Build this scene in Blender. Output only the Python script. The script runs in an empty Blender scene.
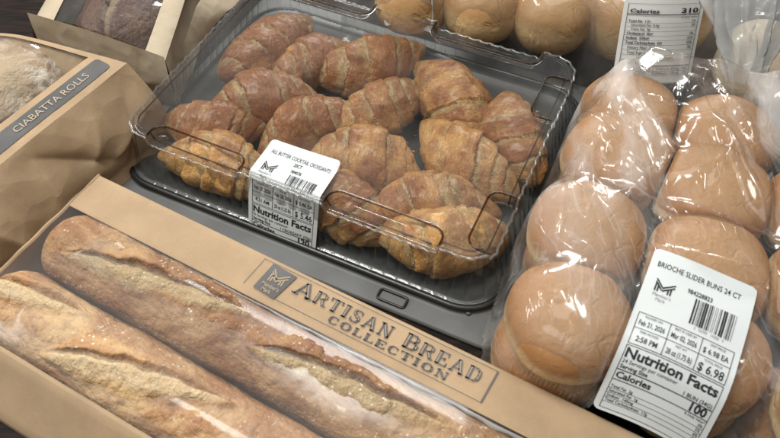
import bpy, math
import numpy as np

S = bpy.context.scene
COL = S.collection
PI = math.pi
rng = np.random.default_rng(7)

# ------------------------------------------------------------------ helpers
def link(o, parent=None):
    COL.objects.link(o)
    if parent is not None:
        o.parent = parent
    return o

def tag(o, label=None, cat=None, group=None, kind=None):
    for k, v in (('label', label), ('category', cat), ('group', group), ('kind', kind)):
        if v:
            o[k] = v
    return o

def thing(name, label, cat, loc=(0, 0, 0), rotz=0.0, group=None):
    o = bpy.data.objects.new(name, None)
    o.empty_display_size = 0.02
    link(o)
    o.location = loc
    o.rotation_euler = (0, 0, rotz)
    return tag(o, label, cat, group)

def mk(name, verts, faces, mat, parent=None, smooth=True, attrs=None):
    me = bpy.data.meshes.new(name)
    verts = np.asarray(verts, dtype=np.float64)
    if isinstance(faces, np.ndarray):
        nf, k = faces.shape
        me.vertices.add(len(verts))
        me.vertices.foreach_set('co', verts.astype(np.float32).ravel())
        me.loops.add(nf * k)
        me.loops.foreach_set('vertex_index', faces.astype(np.int32).ravel())
        me.polygons.add(nf)
        me.polygons.foreach_set('loop_start', np.arange(0, nf * k, k, dtype=np.int32))
        me.update(calc_edges=True)
        me.validate()
    else:
        me.from_pydata(verts.tolist(), [], faces)
    if smooth:
        me.polygons.foreach_set('use_smooth', np.ones(len(me.polygons), dtype=bool))
    for an, av in (attrs or {}).items():
        av = np.asarray(av, dtype=np.float32)
        if av.ndim == 2:
            a = me.attributes.new(an, 'FLOAT_VECTOR', 'POINT')
            a.data.foreach_set('vector', av.ravel())
        else:
            a = me.attributes.new(an, 'FLOAT', 'POINT')
            a.data.foreach_set('value', av)
    for m in (mat if isinstance(mat, (list, tuple)) else [mat]):
        me.materials.append(m)
    o = bpy.data.objects.new(name, me)
    return link(o, parent)

def grid_faces(nu, nv, wrap_u=False, wrap_v=False):
    """vertex index = i*nv + j, i in nu, j in nv"""
    iu = np.arange(nu if wrap_u else nu - 1)
    jv = np.arange(nv if wrap_v else nv - 1)
    I, J = np.meshgrid(iu, jv, indexing='ij')
    I2, J2 = (I + 1) % nu, (J + 1) % nv
    return np.stack([I * nv + J, I2 * nv + J, I2 * nv + J2, I * nv + J2], -1).reshape(-1, 4)

def _hash(ix, iy, iz, seed):
    h = (ix * 374761393 + iy * 668265263 + iz * 2147483647 + seed * 1274126177) & 0xFFFFFFFF
    h = ((h ^ (h >> 13)) * 1274126177) & 0xFFFFFFFF
    h = (h ^ (h >> 16)) & 0xFFFF
    return h / 65535.0

def vnoise(p, seed=0):
    """smooth value noise in 0..1 at points p (...,3)"""
    p = np.asarray(p, float)
    f = np.floor(p).astype(np.int64)
    t = p - f
    t = t * t * t * (t * (t * 6 - 15) + 10)
    out = 0
    for dx in (0, 1):
        for dy in (0, 1):
            for dz in (0, 1):
                w = (t[..., 0] if dx else 1 - t[..., 0]) * (t[..., 1] if dy else 1 - t[..., 1]) * (t[..., 2] if dz else 1 - t[..., 2])
                out = out + w * _hash(f[..., 0] + dx, f[..., 1] + dy, f[..., 2] + dz, seed)
    return out

def fbm(p, seed=0, octaves=4):
    s, a, tot = 0, 1.0, 0.0
    p = np.asarray(p, float)
    for k in range(octaves):
        s = s + a * vnoise(p * (2.03 ** k) + k * 17.3, seed + k)
        tot += a
        a *= 0.5
    return s / tot - 0.5

def ridged(p, seed=0, octaves=3):
    s, a, tot = 0, 1.0, 0.0
    for k in range(octaves):
        s = s + a * (1 - np.abs(2 * vnoise(np.asarray(p) * (2.1 ** k) + k * 9.1, seed + k) - 1))
        tot += a
        a *= 0.5
    return s / tot

def sstep(a, b, x):
    t = np.clip((x - a) / (b - a), 0, 1)
    return t * t * (3 - 2 * t)

# ------------------------------------------------------------------ camera (a phone held over the display)
F_PX, PITCH, CAM_H = 700.0, math.radians(53.36), 0.502
cam = bpy.data.cameras.new('camera')
cam.sensor_width = 36.0
cam.lens = 36.0 * F_PX / 780.0
cam.clip_start, cam.clip_end = 0.01, 50
cam.dof.use_dof = True
cam.dof.focus_distance = 0.64
cam.dof.aperture_fstop = 11.0
camo = link(bpy.data.objects.new('camera', cam))
camo.location = (0, 0, CAM_H)
camo.rotation_euler = (math.radians(90) - PITCH, 0, 0)
S.camera = camo
S.view_settings.view_transform = 'Standard'
S.view_settings.look = 'None'
S.view_settings.exposure = 0
S.view_settings.gamma = 1
S.cycles.use_denoising = True
S.cycles.max_bounces = 16
S.cycles.transparent_max_bounces = 40
S.cycles.glossy_bounces = 4
S.cycles.transmission_bounces = 8
S.cycles.diffuse_bounces = 4
S.cycles.caustics_reflective = False
S.cycles.caustics_refractive = False
S.cycles.sample_clamp_indirect = 4.0

# ------------------------------------------------------------------ materials
class M:
    def __init__(self, name):
        self.m = bpy.data.materials.new(name)
        self.m.use_nodes = True
        self.t = self.m.node_tree
        self.t.nodes.clear()
        self.out = self.t.nodes.new('ShaderNodeOutputMaterial')
    def n(self, typ, props=None, **ins):
        nd = self.t.nodes.new('ShaderNode' + typ)
        for k, v in (props or {}).items():
            setattr(nd, k, v)
        for k, v in ins.items():
            self.set(nd, k.replace('_', ' '), v)
        return nd
    def set(self, nd, key, v):
        sock = nd.inputs[key]
        if isinstance(v, bpy.types.NodeSocket):
            self.t.links.new(v, sock)
        else:
            sock.default_value = v
    def math(self, op, a, b=None, c=None, clamp=False):
        nd = self.t.nodes.new('ShaderNodeMath')
        nd.operation = op
        nd.use_clamp = clamp
        for i, v in enumerate((a, b, c)):
            if v is None:
                continue
            if isinstance(v, bpy.types.NodeSocket):
                self.t.links.new(v, nd.inputs[i])
            else:
                nd.inputs[i].default_value = v
        return nd.outputs[0]
    def ramp(self, x, lo, hi, a=0.0, b=1.0):
        nd = self.t.nodes.new('ShaderNodeMapRange')
        nd.interpolation_type = 'SMOOTHSTEP'
        self.t.links.new(x, nd.inputs[0])
        for i, v in zip((1, 2, 3, 4), (lo, hi, a, b)):
            nd.inputs[i].default_value = v
        return nd.outputs[0]
    def mix(self, fac, a, b, blend='MIX'):
        nd = self.t.nodes.new('ShaderNodeMix')
        nd.data_type = 'RGBA'
        nd.blend_type = blend
        for i, v in ((0, fac), (6, a), (7, b)):
            if isinstance(v, bpy.types.NodeSocket):
                self.t.links.new(v, nd.inputs[i])
            elif i == 0:
                nd.inputs[i].default_value = v
            else:
                nd.inputs[i].default_value = (*v, 1)
        return nd.outputs[2]
    def noise(self, vec, scale, detail=4, rough=0.55, dist=0.0):
        nd = self.n('TexNoise')
        if vec is not None:
            self.t.links.new(vec, nd.inputs['Vector'])
        nd.inputs['Scale'].default_value = scale
        nd.inputs['Detail'].default_value = detail
        nd.inputs['Roughness'].default_value = rough
        nd.inputs['Distortion'].default_value = dist
        return nd.outputs['Fac']
    def voronoi(self, vec, scale, feature='F1', out='Distance', rand=1.0):
        nd = self.n('TexVoronoi', {'feature': feature})
        if vec is not None:
            self.t.links.new(vec, nd.inputs['Vector'])
        nd.inputs['Scale'].default_value = scale
        nd.inputs['Randomness'].default_value = rand
        return nd.outputs[out]
    def obj(self):
        return self.n('TexCoord').outputs['Object']
    def attr(self, name, vec=False):
        nd = self.n('Attribute', {'attribute_name': name})
        return nd.outputs['Vector' if vec else 'Fac']
    def vmul(self, vec, s):
        nd = self.n('VectorMath', {'operation': 'MULTIPLY'})
        self.t.links.new(vec, nd.inputs[0])
        nd.inputs[1].default_value = s
        return nd.outputs[0]
    def bump(self, h, strength, dist, normal=None):
        nd = self.n('Bump')
        nd.inputs['Strength'].default_value = strength
        nd.inputs['Distance'].default_value = dist
        self.t.links.new(h, nd.inputs['Height'])
        if normal is not None:
            self.t.links.new(normal, nd.inputs['Normal'])
        return nd.outputs['Normal']
    def principled(self, color, rough=0.5, normal=None, spec=0.5, sss=0.0, sss_r=(0.01, 0.004, 0.002), sss_scale=1.0, coat=0.0):
        p = self.n('BsdfPrincipled')
        for k, v in (('Base Color', color), ('Roughness', rough), ('Normal', normal)):
            if v is None:
                continue
            if isinstance(v, bpy.types.NodeSocket):
                self.t.links.new(v, p.inputs[k])
            else:
                p.inputs[k].default_value = (*v, 1) if k == 'Base Color' else v
        p.inputs['Specular IOR Level'].default_value = spec
        if sss:
            p.inputs['Subsurface Weight'].default_value = sss
            p.inputs['Subsurface Radius'].default_value = sss_r
            p.inputs['Subsurface Scale'].default_value = sss_scale
        if coat:
            p.inputs['Coat Weight'].default_value = coat
            p.inputs['Coat Roughness'].default_value = 0.25
        self.t.links.new(p.outputs[0], self.out.inputs[0])
        return p

def kraft(name, base, dark=0.8, crumple=0.0):
    m = M(name)
    v = m.obj()
    n1 = m.noise(v, 28, 5, .6)
    n2 = m.noise(m.vmul(v, (1, 6, 6)), 260, 3, .6)
    n3 = m.noise(v, 900, 2)
    c = m.mix(m.ramp(n1, .3, .7), tuple(x * dark for x in base), base)
    c = m.mix(m.ramp(n2, .52, .75, 0, .35), c, tuple(x * 1.25 for x in base))
    c = m.mix(m.ramp(n3, .55, .8, 0, .30), c, tuple(x * .55 for x in base))
    nb = m.bump(n2, .12, .0006)
    nb = m.bump(m.noise(v, 60, 3), .12, .003, nb)
    if crumple:
        w_n = m.n('TexNoise')
        m.t.links.new(v, w_n.inputs['Vector'])
        w_n.inputs['Scale'].default_value = 12
        ad = m.n('VectorMath', {'operation': 'ADD'})
        m.t.links.new(v, ad.inputs[0])
        m.t.links.new(m.vmul(w_n.outputs['Color'], (.06, .06, .06)), ad.inputs[1])
        nb = m.bump(m.voronoi(ad.outputs[0], 15, 'SMOOTH_F1'), crumple, .03, nb)
        nb = m.bump(m.voronoi(ad.outputs[0], 44), crumple * .7, .008, nb)
    p = m.principled(c, .72, nb, .3)
    return m.m

def film(name, rough=.06, haze=.05, tint=(.97, .975, .97), crinkle=.0, crinkle_scale=60, big=0.0, spec=1.0, edge=.35, hazecol=(.85, .87, .87), cloud=1.0, f0=.05):
    """thin clear plastic: transparent + fresnel gloss + a little milky haze"""
    m = M(name)
    v = m.obj()
    normal = None
    if crinkle:
        d = m.noise(v, crinkle_scale * .5, 2, .5)
        vv = m.n('VectorMath', {'operation': 'ADD'})
        m.t.links.new(v, vv.inputs[0])
        nd = m.n('TexNoise')
        m.t.links.new(v, nd.inputs['Vector'])
        nd.inputs['Scale'].default_value = crinkle_scale * .4
        sc = m.vmul(nd.outputs['Color'], (.02, .02, .02))
        m.t.links.new(sc, vv.inputs[1])
        e = m.voronoi(vv.outputs[0], crinkle_scale, 'DISTANCE_TO_EDGE')
        h = m.math('ADD', m.ramp(e, 0, .25), m.math('MULTIPLY', d, .8))
        normal = m.bump(h, crinkle, .004)
    if big:
        normal = m.bump(m.noise(v, 14, 3, .5, .6), big, .02, normal)
    lw = m.n('LayerWeight')
    lw.inputs['Blend'].default_value = .5
    if normal is not None:
        m.t.links.new(normal, lw.inputs['Normal'])
    fac = lw.outputs['Facing']
    sch = m.math('ADD', m.math('MULTIPLY', m.math('POWER', fac, 4.0), .75 * spec), f0 * spec, clamp=True)
    tr = m.n('BsdfTransparent')
    lw2 = m.n('LayerWeight')
    lw2.inputs['Blend'].default_value = .5
    tc = m.mix(m.math('MULTIPLY', m.math('POWER', lw2.outputs['Facing'], 3.0), edge, clamp=True), tint, tuple(x * .35 for x in tint))
    m.t.links.new(tc, tr.inputs[0])
    gl = m.n('BsdfGlossy')
    gl.inputs['Roughness'].default_value = rough
    if normal is not None:
        m.t.links.new(normal, gl.inputs['Normal'])
    mx = m.n('MixShader')
    m.t.links.new(sch, mx.inputs[0])
    m.t.links.new(tr.outputs[0], mx.inputs[1])
    m.t.links.new(gl.outputs[0], mx.inputs[2])
    last = mx.outputs[0]
    if haze:
        df = m.n('BsdfDiffuse')
        df.inputs[0].default_value = (*hazecol, 1)
        tl = m.n('BsdfTranslucent')
        tl.inputs[0].default_value = (*hazecol, 1)
        mm = m.n('MixShader')
        mm.inputs[0].default_value = .4
        m.t.links.new(df.outputs[0], mm.inputs[1])
        m.t.links.new(tl.outputs[0], mm.inputs[2])
        hz = m.ramp(m.noise(v, 11, 3), .25, .75, haze * (1 - .7 * cloud), haze * (1 + .5 * cloud))
        m2 = m.n('MixShader')
        m.t.links.new(hz, m2.inputs[0])
        m.t.links.new(last, m2.inputs[1])
        m.t.links.new(mm.outputs[0], m2.inputs[2])
        last = m2.outputs[0]
    m.t.links.new(last, m.out.inputs[0])
    return m.m

def bagfilm(name):
    """soft bag film: clear where it hugs, milky along crumples, white glare painted in towards the back, fine creases in the gloss"""
    m = M(name)
    v = m.obj()
    warp = m.n('TexNoise')
    m.t.links.new(v, warp.inputs['Vector'])
    warp.inputs['Scale'].default_value = 9
    add = m.n('VectorMath', {'operation': 'ADD'})
    m.t.links.new(v, add.inputs[0])
    m.t.links.new(m.vmul(warp.outputs['Color'], (.05, .05, .05)), add.inputs[1])
    rotn = m.n('Mapping')
    m.t.links.new(add.outputs[0], rotn.inputs['Vector'])
    rotn.inputs['Rotation'].default_value = (0, 0, .42)
    rotn.inputs['Scale'].default_value = (30, 7, 12)
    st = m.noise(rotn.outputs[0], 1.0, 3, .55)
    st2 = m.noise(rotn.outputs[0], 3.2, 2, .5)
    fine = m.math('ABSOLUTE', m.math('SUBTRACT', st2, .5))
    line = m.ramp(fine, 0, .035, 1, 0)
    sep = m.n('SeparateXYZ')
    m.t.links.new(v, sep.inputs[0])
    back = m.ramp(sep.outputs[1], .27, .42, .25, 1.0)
    cloud = m.math('MULTIPLY', m.ramp(st, .47, .68), back)  # milky streaks, stronger at the back to paint the white glare there
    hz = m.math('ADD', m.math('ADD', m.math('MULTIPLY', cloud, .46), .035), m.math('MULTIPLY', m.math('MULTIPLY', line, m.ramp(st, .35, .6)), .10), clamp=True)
    hgt = m.math('ADD', m.math('MULTIPLY', st, 1.2), m.math('MULTIPLY', line, .35))
    nb = m.bump(hgt, .22, .004)
    lw = m.n('LayerWeight')
    lw.inputs['Blend'].default_value = .5
    m.t.links.new(nb, lw.inputs['Normal'])
    sch = m.math('ADD', m.math('MULTIPLY', m.math('POWER', lw.outputs['Facing'], 4.0), .8), .075, clamp=True)
    tr = m.n('BsdfTransparent')
    tr.inputs[0].default_value = (.975, .975, .97, 1)
    gl = m.n('BsdfGlossy')
    gl.inputs['Roughness'].default_value = .13
    m.t.links.new(nb, gl.inputs['Normal'])
    mx = m.n('MixShader')
    m.t.links.new(sch, mx.inputs[0]); m.t.links.new(tr.outputs[0], mx.inputs[1]); m.t.links.new(gl.outputs[0], mx.inputs[2])
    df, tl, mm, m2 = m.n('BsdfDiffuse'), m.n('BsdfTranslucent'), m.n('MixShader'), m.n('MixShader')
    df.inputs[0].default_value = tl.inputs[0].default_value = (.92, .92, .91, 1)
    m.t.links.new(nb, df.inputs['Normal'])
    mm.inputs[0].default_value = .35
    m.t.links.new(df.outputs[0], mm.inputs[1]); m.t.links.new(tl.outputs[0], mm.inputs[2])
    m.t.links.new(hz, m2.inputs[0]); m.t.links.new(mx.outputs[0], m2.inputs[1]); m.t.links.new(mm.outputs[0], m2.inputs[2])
    m.t.links.new(m2.outputs[0], m.out.inputs[0])
    return m.m

def plain(name, col, rough=.5, spec=.5, bump=0, bscale=200, vary=0):
    m = M(name)
    v = m.obj()
    c = col
    if vary:
        c = m.mix(m.ramp(m.noise(v, 18, 5), .3, .7), tuple(x * (1 - vary) for x in col), tuple(x * (1 + vary) for x in col))
    nb = m.bump(m.noise(v, bscale, 3), bump, .001) if bump else None
    m.principled(c, rough, nb, spec)
    return m.m

def croissant_mat():
    m = M('croissant_crust')
    v = m.obj()
    cuv = m.attr('cuv', True)
    seam, lip, topn, bake = m.attr('seam'), m.attr('lip'), m.attr('topness'), m.attr('bake')
    n1 = m.noise(v, 45, 5, .6)
    fl = m.noise(m.vmul(cuv, (17, 2.6, 1)), 1.0, 6, .7, 1.0)
    fl2 = m.noise(m.vmul(cuv, (55, 9, 1)), 1.0, 4, .65, .6)
    brown = (.31, .106, .023)
    gold = (.70, .385, .130)
    cream = (.86, .66, .33)
    t = m.math('ADD', m.math('MULTIPLY', m.math('ADD', topn, m.math('MULTIPLY', m.math('SUBTRACT', bake, .5), .9)), .70), m.math('MULTIPLY', m.math('SUBTRACT', n1, .5), 1.8))
    c = m.mix(m.ramp(t, .12, .80), gold, brown)
    c = m.mix(m.ramp(fl, .52, .72, 0, .38), c, gold)
    c = m.mix(m.ramp(m.noise(v, 120, 5, .7), .54, .70, 0, .42), c, gold)
    c = m.mix(m.ramp(m.noise(v, 26, 3, .6, .8), .52, .70, 0, .30), c, tuple(x * .62 for x in brown))
    c = m.mix(m.ramp(fl2, .58, .76, 0, .30), c, cream)
    sm = m.math('MULTIPLY', seam, m.ramp(m.math('ADD', fl, m.math('MULTIPLY', n1, .5)), .45, .95, .20, 1.25), clamp=True)
    c = m.mix(sm, c, cream)
    c = m.mix(m.math('MULTIPLY', lip, m.ramp(n1, .35, .65, .1, .75), clamp=True), c, (.17, .062, .022))
    bl = m.noise(v, 210, 3, .6)
    c = m.mix(m.ramp(bl, .60, .74, 0, .45), c, (.16, .058, .02))
    h = m.math('ADD', m.math('MULTIPLY', fl, .55), m.math('ADD', m.math('MULTIPLY', fl2, .35), m.math('MULTIPLY', bl, .35)))
    h = m.math('ADD', h, m.math('MULTIPLY', m.math('MULTIPLY', fl2, seam), 1.1))
    nb = m.bump(h, 1.0, .0036)
    nb = m.bump(n1, .5, .004, nb)
    m.principled(c, m.ramp(n1, .3, .7, .22, .42), nb, .6, coat=.28)
    return m.m

def bread_mat(name, gold, brown, crumbc, flour=.5, flour_scale=260, patch=0.0):
    m = M(name)
    v = m.obj()
    crumb, ear, low = m.attr('crumb'), m.attr('ear'), m.attr('low')
    n1 = m.noise(m.vmul(v, (.5, 1, 1)), 38, 6, .62, .4)
    n2 = m.noise(v, 170, 4, .6)
    n3 = m.noise(v, 16, 3, .5)
    t = m.math('ADD', m.math('MULTIPLY', n1, .8), m.math('MULTIPLY', n3, .5))
    c = m.mix(m.ramp(t, .50, .78), gold, brown)
    c = m.mix(m.ramp(m.noise(v, 62, 4, .65, .8), .56, .72, 0, .6), c, tuple(x * .62 for x in brown))
    c = m.mix(m.ramp(n2, .5, .75, 0, .4), c, tuple(x * .6 for x in brown))
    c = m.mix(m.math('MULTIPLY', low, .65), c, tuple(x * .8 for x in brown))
    cr2 = m.mix(m.ramp(m.noise(v, 75, 5, .65), .40, .64), tuple(a * .5 + b * .35 for a, b in zip(crumbc, gold)), crumbc)
    cr2 = m.mix(m.ramp(n2, .35, .65, .45, 0), cr2, tuple(x * .6 for x in crumbc))
    cth = m.ramp(m.math('ADD', crumb, m.math('MULTIPLY', m.math('SUBTRACT', n1, .5), 1.3)), .10, 1.0)
    c = m.mix(cth, c, cr2)
    c = m.mix(m.math('MULTIPLY', ear, .8, clamp=True), c, tuple(x * .75 for x in brown))
    # flour specks and small blisters
    vr = m.voronoi(v, flour_scale)
    sp = m.math('MULTIPLY', m.ramp(m.math('ADD', vr, m.math('MULTIPLY', n2, .6)), .34, .56, 1, 0), m.ramp(m.noise(v, 30, 5, .7), .41, .60))
    fl = m.math('MULTIPLY', sp, flour, clamp=True)
    fl2 = m.ramp(m.noise(v, 90, 6, .75), .58, .76, 0, flour * .55)
    fl = m.math('MAXIMUM', fl, fl2)
    if patch:
        fl = m.math('MAXIMUM', fl, m.math('MULTIPLY', m.ramp(m.noise(v, 26, 7, .72, .6), .46, .66), patch))
    c = m.mix(fl, c, (.78, .70, .58))
    h = m.math('ADD', n2, m.math('MULTIPLY', m.noise(v, 420, 3), m.math('ADD', m.math('MULTIPLY', crumb, .55), .3)))
    nb = m.bump(h, .8, .0026)
    nb = m.bump(n1, .7, .006, nb)
    bl = m.voronoi(v, 115, 'SMOOTH_F1')
    nb = m.bump(m.ramp(bl, .1, .75, 1, 0), .30, .0028, nb)
    crk = m.voronoi(m.vmul(v, (1, 1, 1)), 60, 'DISTANCE_TO_EDGE')
    nb = m.bump(m.ramp(crk, 0, .05), .18, .0012, nb)
    m.principled(c, m.ramp(n2, .3, .7, .36, .62), nb, .45)
    return m.m

def bun_mat(name, topc, midc, pale):
    m = M(name)
    v = m.obj()
    hgt, seedv = m.attr('hgt'), m.n('ObjectInfo').outputs['Random']
    n1 = m.noise(v, 30, 4, .55)
    n2 = m.noise(v, 240, 4, .6)
    hh = m.math('ADD', hgt, m.math('MULTIPLY', m.math('SUBTRACT', n1, .5), .26))
    c = m.mix(m.ramp(hh, .68, 1.02), midc, topc)
    c = m.mix(m.ramp(hh, .24, .50, 1, 0), c, pale)
    c = m.mix(m.ramp(n2, .45, .75, 0, .30), c, tuple(x * .66 for x in midc))
    c = m.mix(m.ramp(m.noise(v, 75, 4, .6), .50, .75, 0, .35), c, tuple(min(1, x * 1.25) for x in topc))
    c = m.mix(m.math('MULTIPLY', seedv, .50), c, tuple(a * .55 + b * .35 for a, b in zip(topc, midc)))
    wr = m.noise(m.vmul(v, (1, 1, 1)), 55, 3, .5, 1.2)
    wrk = m.ramp(wr, .47, .53)
    vd = m.n('VectorMath', {'operation': 'ADD'})
    m.t.links.new(v, vd.inputs[0])
    wn_ = m.n('TexNoise')
    m.t.links.new(v, wn_.inputs['Vector'])
    wn_.inputs['Scale'].default_value = 40
    m.t.links.new(m.vmul(wn_.outputs['Color'], (.03, .03, .03)), vd.inputs[1])
    cr_e = m.voronoi(vd.outputs[0], 42, 'DISTANCE_TO_EDGE')
    crz = m.math('MULTIPLY', m.ramp(cr_e, 0, .10, 1, 0), m.ramp(m.noise(v, 22, 2), .48, .62))
    nb = m.bump(m.math('SUBTRACT', m.math('ADD', m.math('MULTIPLY', n2, .5), m.math('MULTIPLY', wrk, .30)), m.math('MULTIPLY', crz, .9)), .34, .0018)
    m.principled(c, .46, nb, .40, sss=.06)
    return m.m

KRAFT = kraft('kraft_paper', (.43, .305, .185), .84)
KRAFT_BAG = kraft('kraft_bag_paper', (.43, .305, .185), .82, .28)
KRAFT_PALE = kraft('kraft_pale_paper', (.48, .40, .29), .86, .16)
CROIS = croissant_mat()
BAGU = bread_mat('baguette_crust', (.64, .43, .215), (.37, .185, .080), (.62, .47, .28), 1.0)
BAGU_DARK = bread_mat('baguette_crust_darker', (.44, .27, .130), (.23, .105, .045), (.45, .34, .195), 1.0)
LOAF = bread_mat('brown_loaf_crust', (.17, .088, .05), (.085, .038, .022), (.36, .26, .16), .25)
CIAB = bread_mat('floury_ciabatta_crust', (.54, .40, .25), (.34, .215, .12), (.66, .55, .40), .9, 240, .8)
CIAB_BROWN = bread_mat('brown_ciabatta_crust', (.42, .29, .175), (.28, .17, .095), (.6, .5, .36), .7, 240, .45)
BUN = bun_mat('brioche_crust', (.455, .272, .138), (.37, .172, .060), (.74, .56, .31))
BUN_TAN = bun_mat('tan_bun_crust', (.50, .32, .155), (.44, .25, .10), (.66, .47, .24))
BUN_DARK = bun_mat('brown_bun_crust', (.22, .085, .04), (.30, .14, .06), (.60, .42, .22))
BUN_PALE = bun_mat('pale_roll_crust', (.62, .50, .34), (.68, .56, .40), (.74, .64, .48))
LABEL = plain('label_paper', (.60, .635, .64), .36, .5, .5, 34)
LABEL_OLD = plain('label_paper_grey', (.66, .68, .66), .45, .5)
INK = plain('label_ink', (.022, .022, .026), .55, .3)
INK_GREY = plain('label_ink_grey', (.20, .21, .22), .6, .3)
PRINT = plain('slate_print', (.115, .112, .112), .65, .3, 0, 200, .2)
PRINT_LIGHT = plain('kraft_print', (.36, .285, .19), .7, .3)
BLACK = plain('black_plastic', (.016, .017, .018), .32, .5, .05, 90, .15)
GREY_TRAY = plain('smoked_plastic', (.062, .066, .067), .40, .5, .05, 60, .2)
FLANGE = plain('smoked_flange', (.105, .110, .110), .48, .45, .08, 45, .18)
LID = film('clear_lid', .05, .044, (.955, .955, .95), 0, 60, .05, 1.0, .85, (.78, .79, .79), 1.35, .085)  # cloudy haze also paints the broad glare on the lid top
LID_BEAD = film('refraction_bead', .16, .0, (.50, .40, .29), 0, 60, 0, .8, .9, (.85, .87, .87), .2, .05)  # brown tint paints the dark refraction along the recess edges
LID_RIM = film('clear_lid_rim', .12, .08, (.93, .94, .93), 0, 60, 0, 1.2, .8, (.85, .87, .87), .2, .08)
LID_WALL = film('clear_lid_wall', .07, .022, (.93, .945, .94), 0, 60, .05, 1.1, 1.0, (.80, .82, .82), .6, .055)
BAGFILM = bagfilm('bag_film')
TAILFILM = film('gathered_film', .18, .62, (.93, .94, .94), .55, 60, .2, 1.4, .2, (.78, .80, .80), .8, .07)
WINFILM = film('window_film', .14, .075, (.96, .96, .955), .0, 30, .03, .32, .2, (.85, .86, .86), .8, .075)
BACKFILM = film('back_bag_film', .12, .06, (.95, .955, .95), .12, 30, .12, 1.1, .2, (.85, .86, .86), .9, .06)

SEAMFILM = film('sealed_film_edge', .12, .55, (.95, .95, .95), .1, 60, 0, 1.5, .1, (.88, .88, .88), .3, .10)  # white haze paints the glint running along the sealed edge

def wood_mat():
    m = M('dark_shelf')
    v = m.obj()
    g = m.noise(m.vmul(v, (3, 40, 1)), 6, 5, .6, .3)
    c = m.mix(m.ramp(g, .35, .7), (.006, .005, .005), (.028, .017, .012))
    m.principled(c, .6, m.bump(g, .3, .002), .12)
    return m.m
SHELF = wood_mat()

# ------------------------------------------------------------------ lettering
_tc = {}
def text_mesh(s, bold=0.0):
    key = (s, bold)
    if key not in _tc:
        cu = bpy.data.curves.new('txt', 'FONT')
        cu.body = s
        cu.size = 1.0
        cu.offset = bold
        cu.resolution_u = 2
        ob = bpy.data.objects.new('txt', cu)
        me = bpy.data.meshes.new_from_object(ob)
        v = np.array([(w.co.x, w.co.y) for w in me.vertices]).reshape(-1, 2)
        f = [tuple(p.vertices) for p in me.polygons]
        bpy.data.objects.remove(ob)
        bpy.data.meshes.remove(me)
        bpy.data.curves.remove(cu)
        _tc[key] = (v, f)
    return _tc[key]

class Ink:
    """flat artwork in label coordinates: u to the right, v down, metres"""
    def __init__(self):
        self.v, self.f = [], []
    def add(self, vs, fs):
        b = len(self.v)
        self.v += [tuple(x) for x in vs]
        self.f += [tuple(i + b for i in f) for f in fs]
    def quad(self, pts):
        self.add(pts, [(0, 1, 2, 3)])
    def rect(self, u0, v0, u1, v1, step=.003):
        n = max(1, int(abs(u1 - u0) / step))
        k = max(1, int(abs(v1 - v0) / step))
        for i in range(n):
            for j in range(k):
                a, b = u0 + (u1 - u0) * i / n, u0 + (u1 - u0) * (i + 1) / n
                c, d = v0 + (v1 - v0) * j / k, v0 + (v1 - v0) * (j + 1) / k
                self.quad([(a, d), (b, d), (b, c), (a, c)])
    def frame(self, u0, v0, u1, v1, w):
        self.rect(u0, v0, u1, v0 + w); self.rect(u0, v1 - w, u1, v1)
        self.rect(u0, v0 + w, u0 + w, v1 - w); self.rect(u1 - w, v0 + w, u1, v1 - w)
    def text(self, s, u, v, h, align='l', sx=1.0, bold=0.0, width=None, slant=0.0):
        """baseline at v, cap height h"""
        vs, fs = text_mesh(s, bold)
        if len(vs) == 0:
            return
        sc = h / .70
        x = vs[:, 0] - vs[:, 0].min()
        w = x.max()
        kx = sc * sx if width is None else width / w
        off = {'l': 0, 'c': -.5, 'r': -1}[align] * w * kx
        self.add(np.stack([u + off + x * kx + slant * vs[:, 1] * sc, v - vs[:, 1] * sc], 1), fs)
    def stroke(self, p, q, w):
        p, q = np.array(p, float), np.array(q, float)
        d = q - p
        L = np.linalg.norm(d)
        d /= L
        n = np.array((-d[1], d[0])) * w / 2
        self.quad([p + n, q + n, q - n, p - n])
    def mlogo(self, u, v, w, flip=1):
        """two-line letter M; box w wide, .8 w tall, top-left at u,v"""
        h, t = w * .74, w * .075
        def P(a, b):
            return (u + a * w, v + b * h)
        def para(a0, b0, a1, b1, th):
            self.quad([P(a0, b1), P(a0 + th, b1), P(a1 + th, b0), P(a1, b0)])
        # left pair of uprights, right pair, then the double V with a long right arm
        for a in (.04, .17):
            self.rect(u + a * w, v + (.34 + (a - .04) * .9) * h, u + (a + .075) * w, v + h)
        for a in (.68, .81):
            self.rect(u + a * w, v + (.62 - (a - .68) * .9) * h, u + (a + .075) * w, v + h)
        self.stroke(P(.04, 0), P(.46, .66), t)
        self.stroke(P(.04, .22), P(.40, .82), t)
        self.stroke(P(.40, .64), P(1.0, .06), t)
        self.stroke(P(.43, .86), P(1.0, .30), t)
    def barcode(self, u, v, w, h, seed):
        r = np.random.default_rng(seed)
        mod = w / 95
        x, k = 0.0, 0
        while x < w - mod:
            a = r.choice([1, 1, 2, 2, 3, 4]) * mod
            if k % 2 == 0:
                self.rect(u + x, v, u + min(w, x + a), v + h)
            x += a
            k += 1
    def build(self, name, fn, mat, parent, second=None, mat2=None):
        """one mesh of print; SECOND is more artwork in another ink"""
        vs, fs = list(self.v), list(self.f)
        n1 = len(fs)
        if second is not None:
            b = len(vs)
            vs += second.v
            fs += [tuple(i + b for i in f) for f in second.f]
        v = np.array(vs)
        P = fn(v[:, 0], v[:, 1])
        o = mk(name, P, fs, [mat] + ([mat2] if mat2 else []), parent, smooth=False)
        if second is not None:
            o.data.polygons.foreach_set('material_index', np.r_[np.zeros(n1, np.int32), np.ones(len(fs) - n1, np.int32)])
        return o

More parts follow.
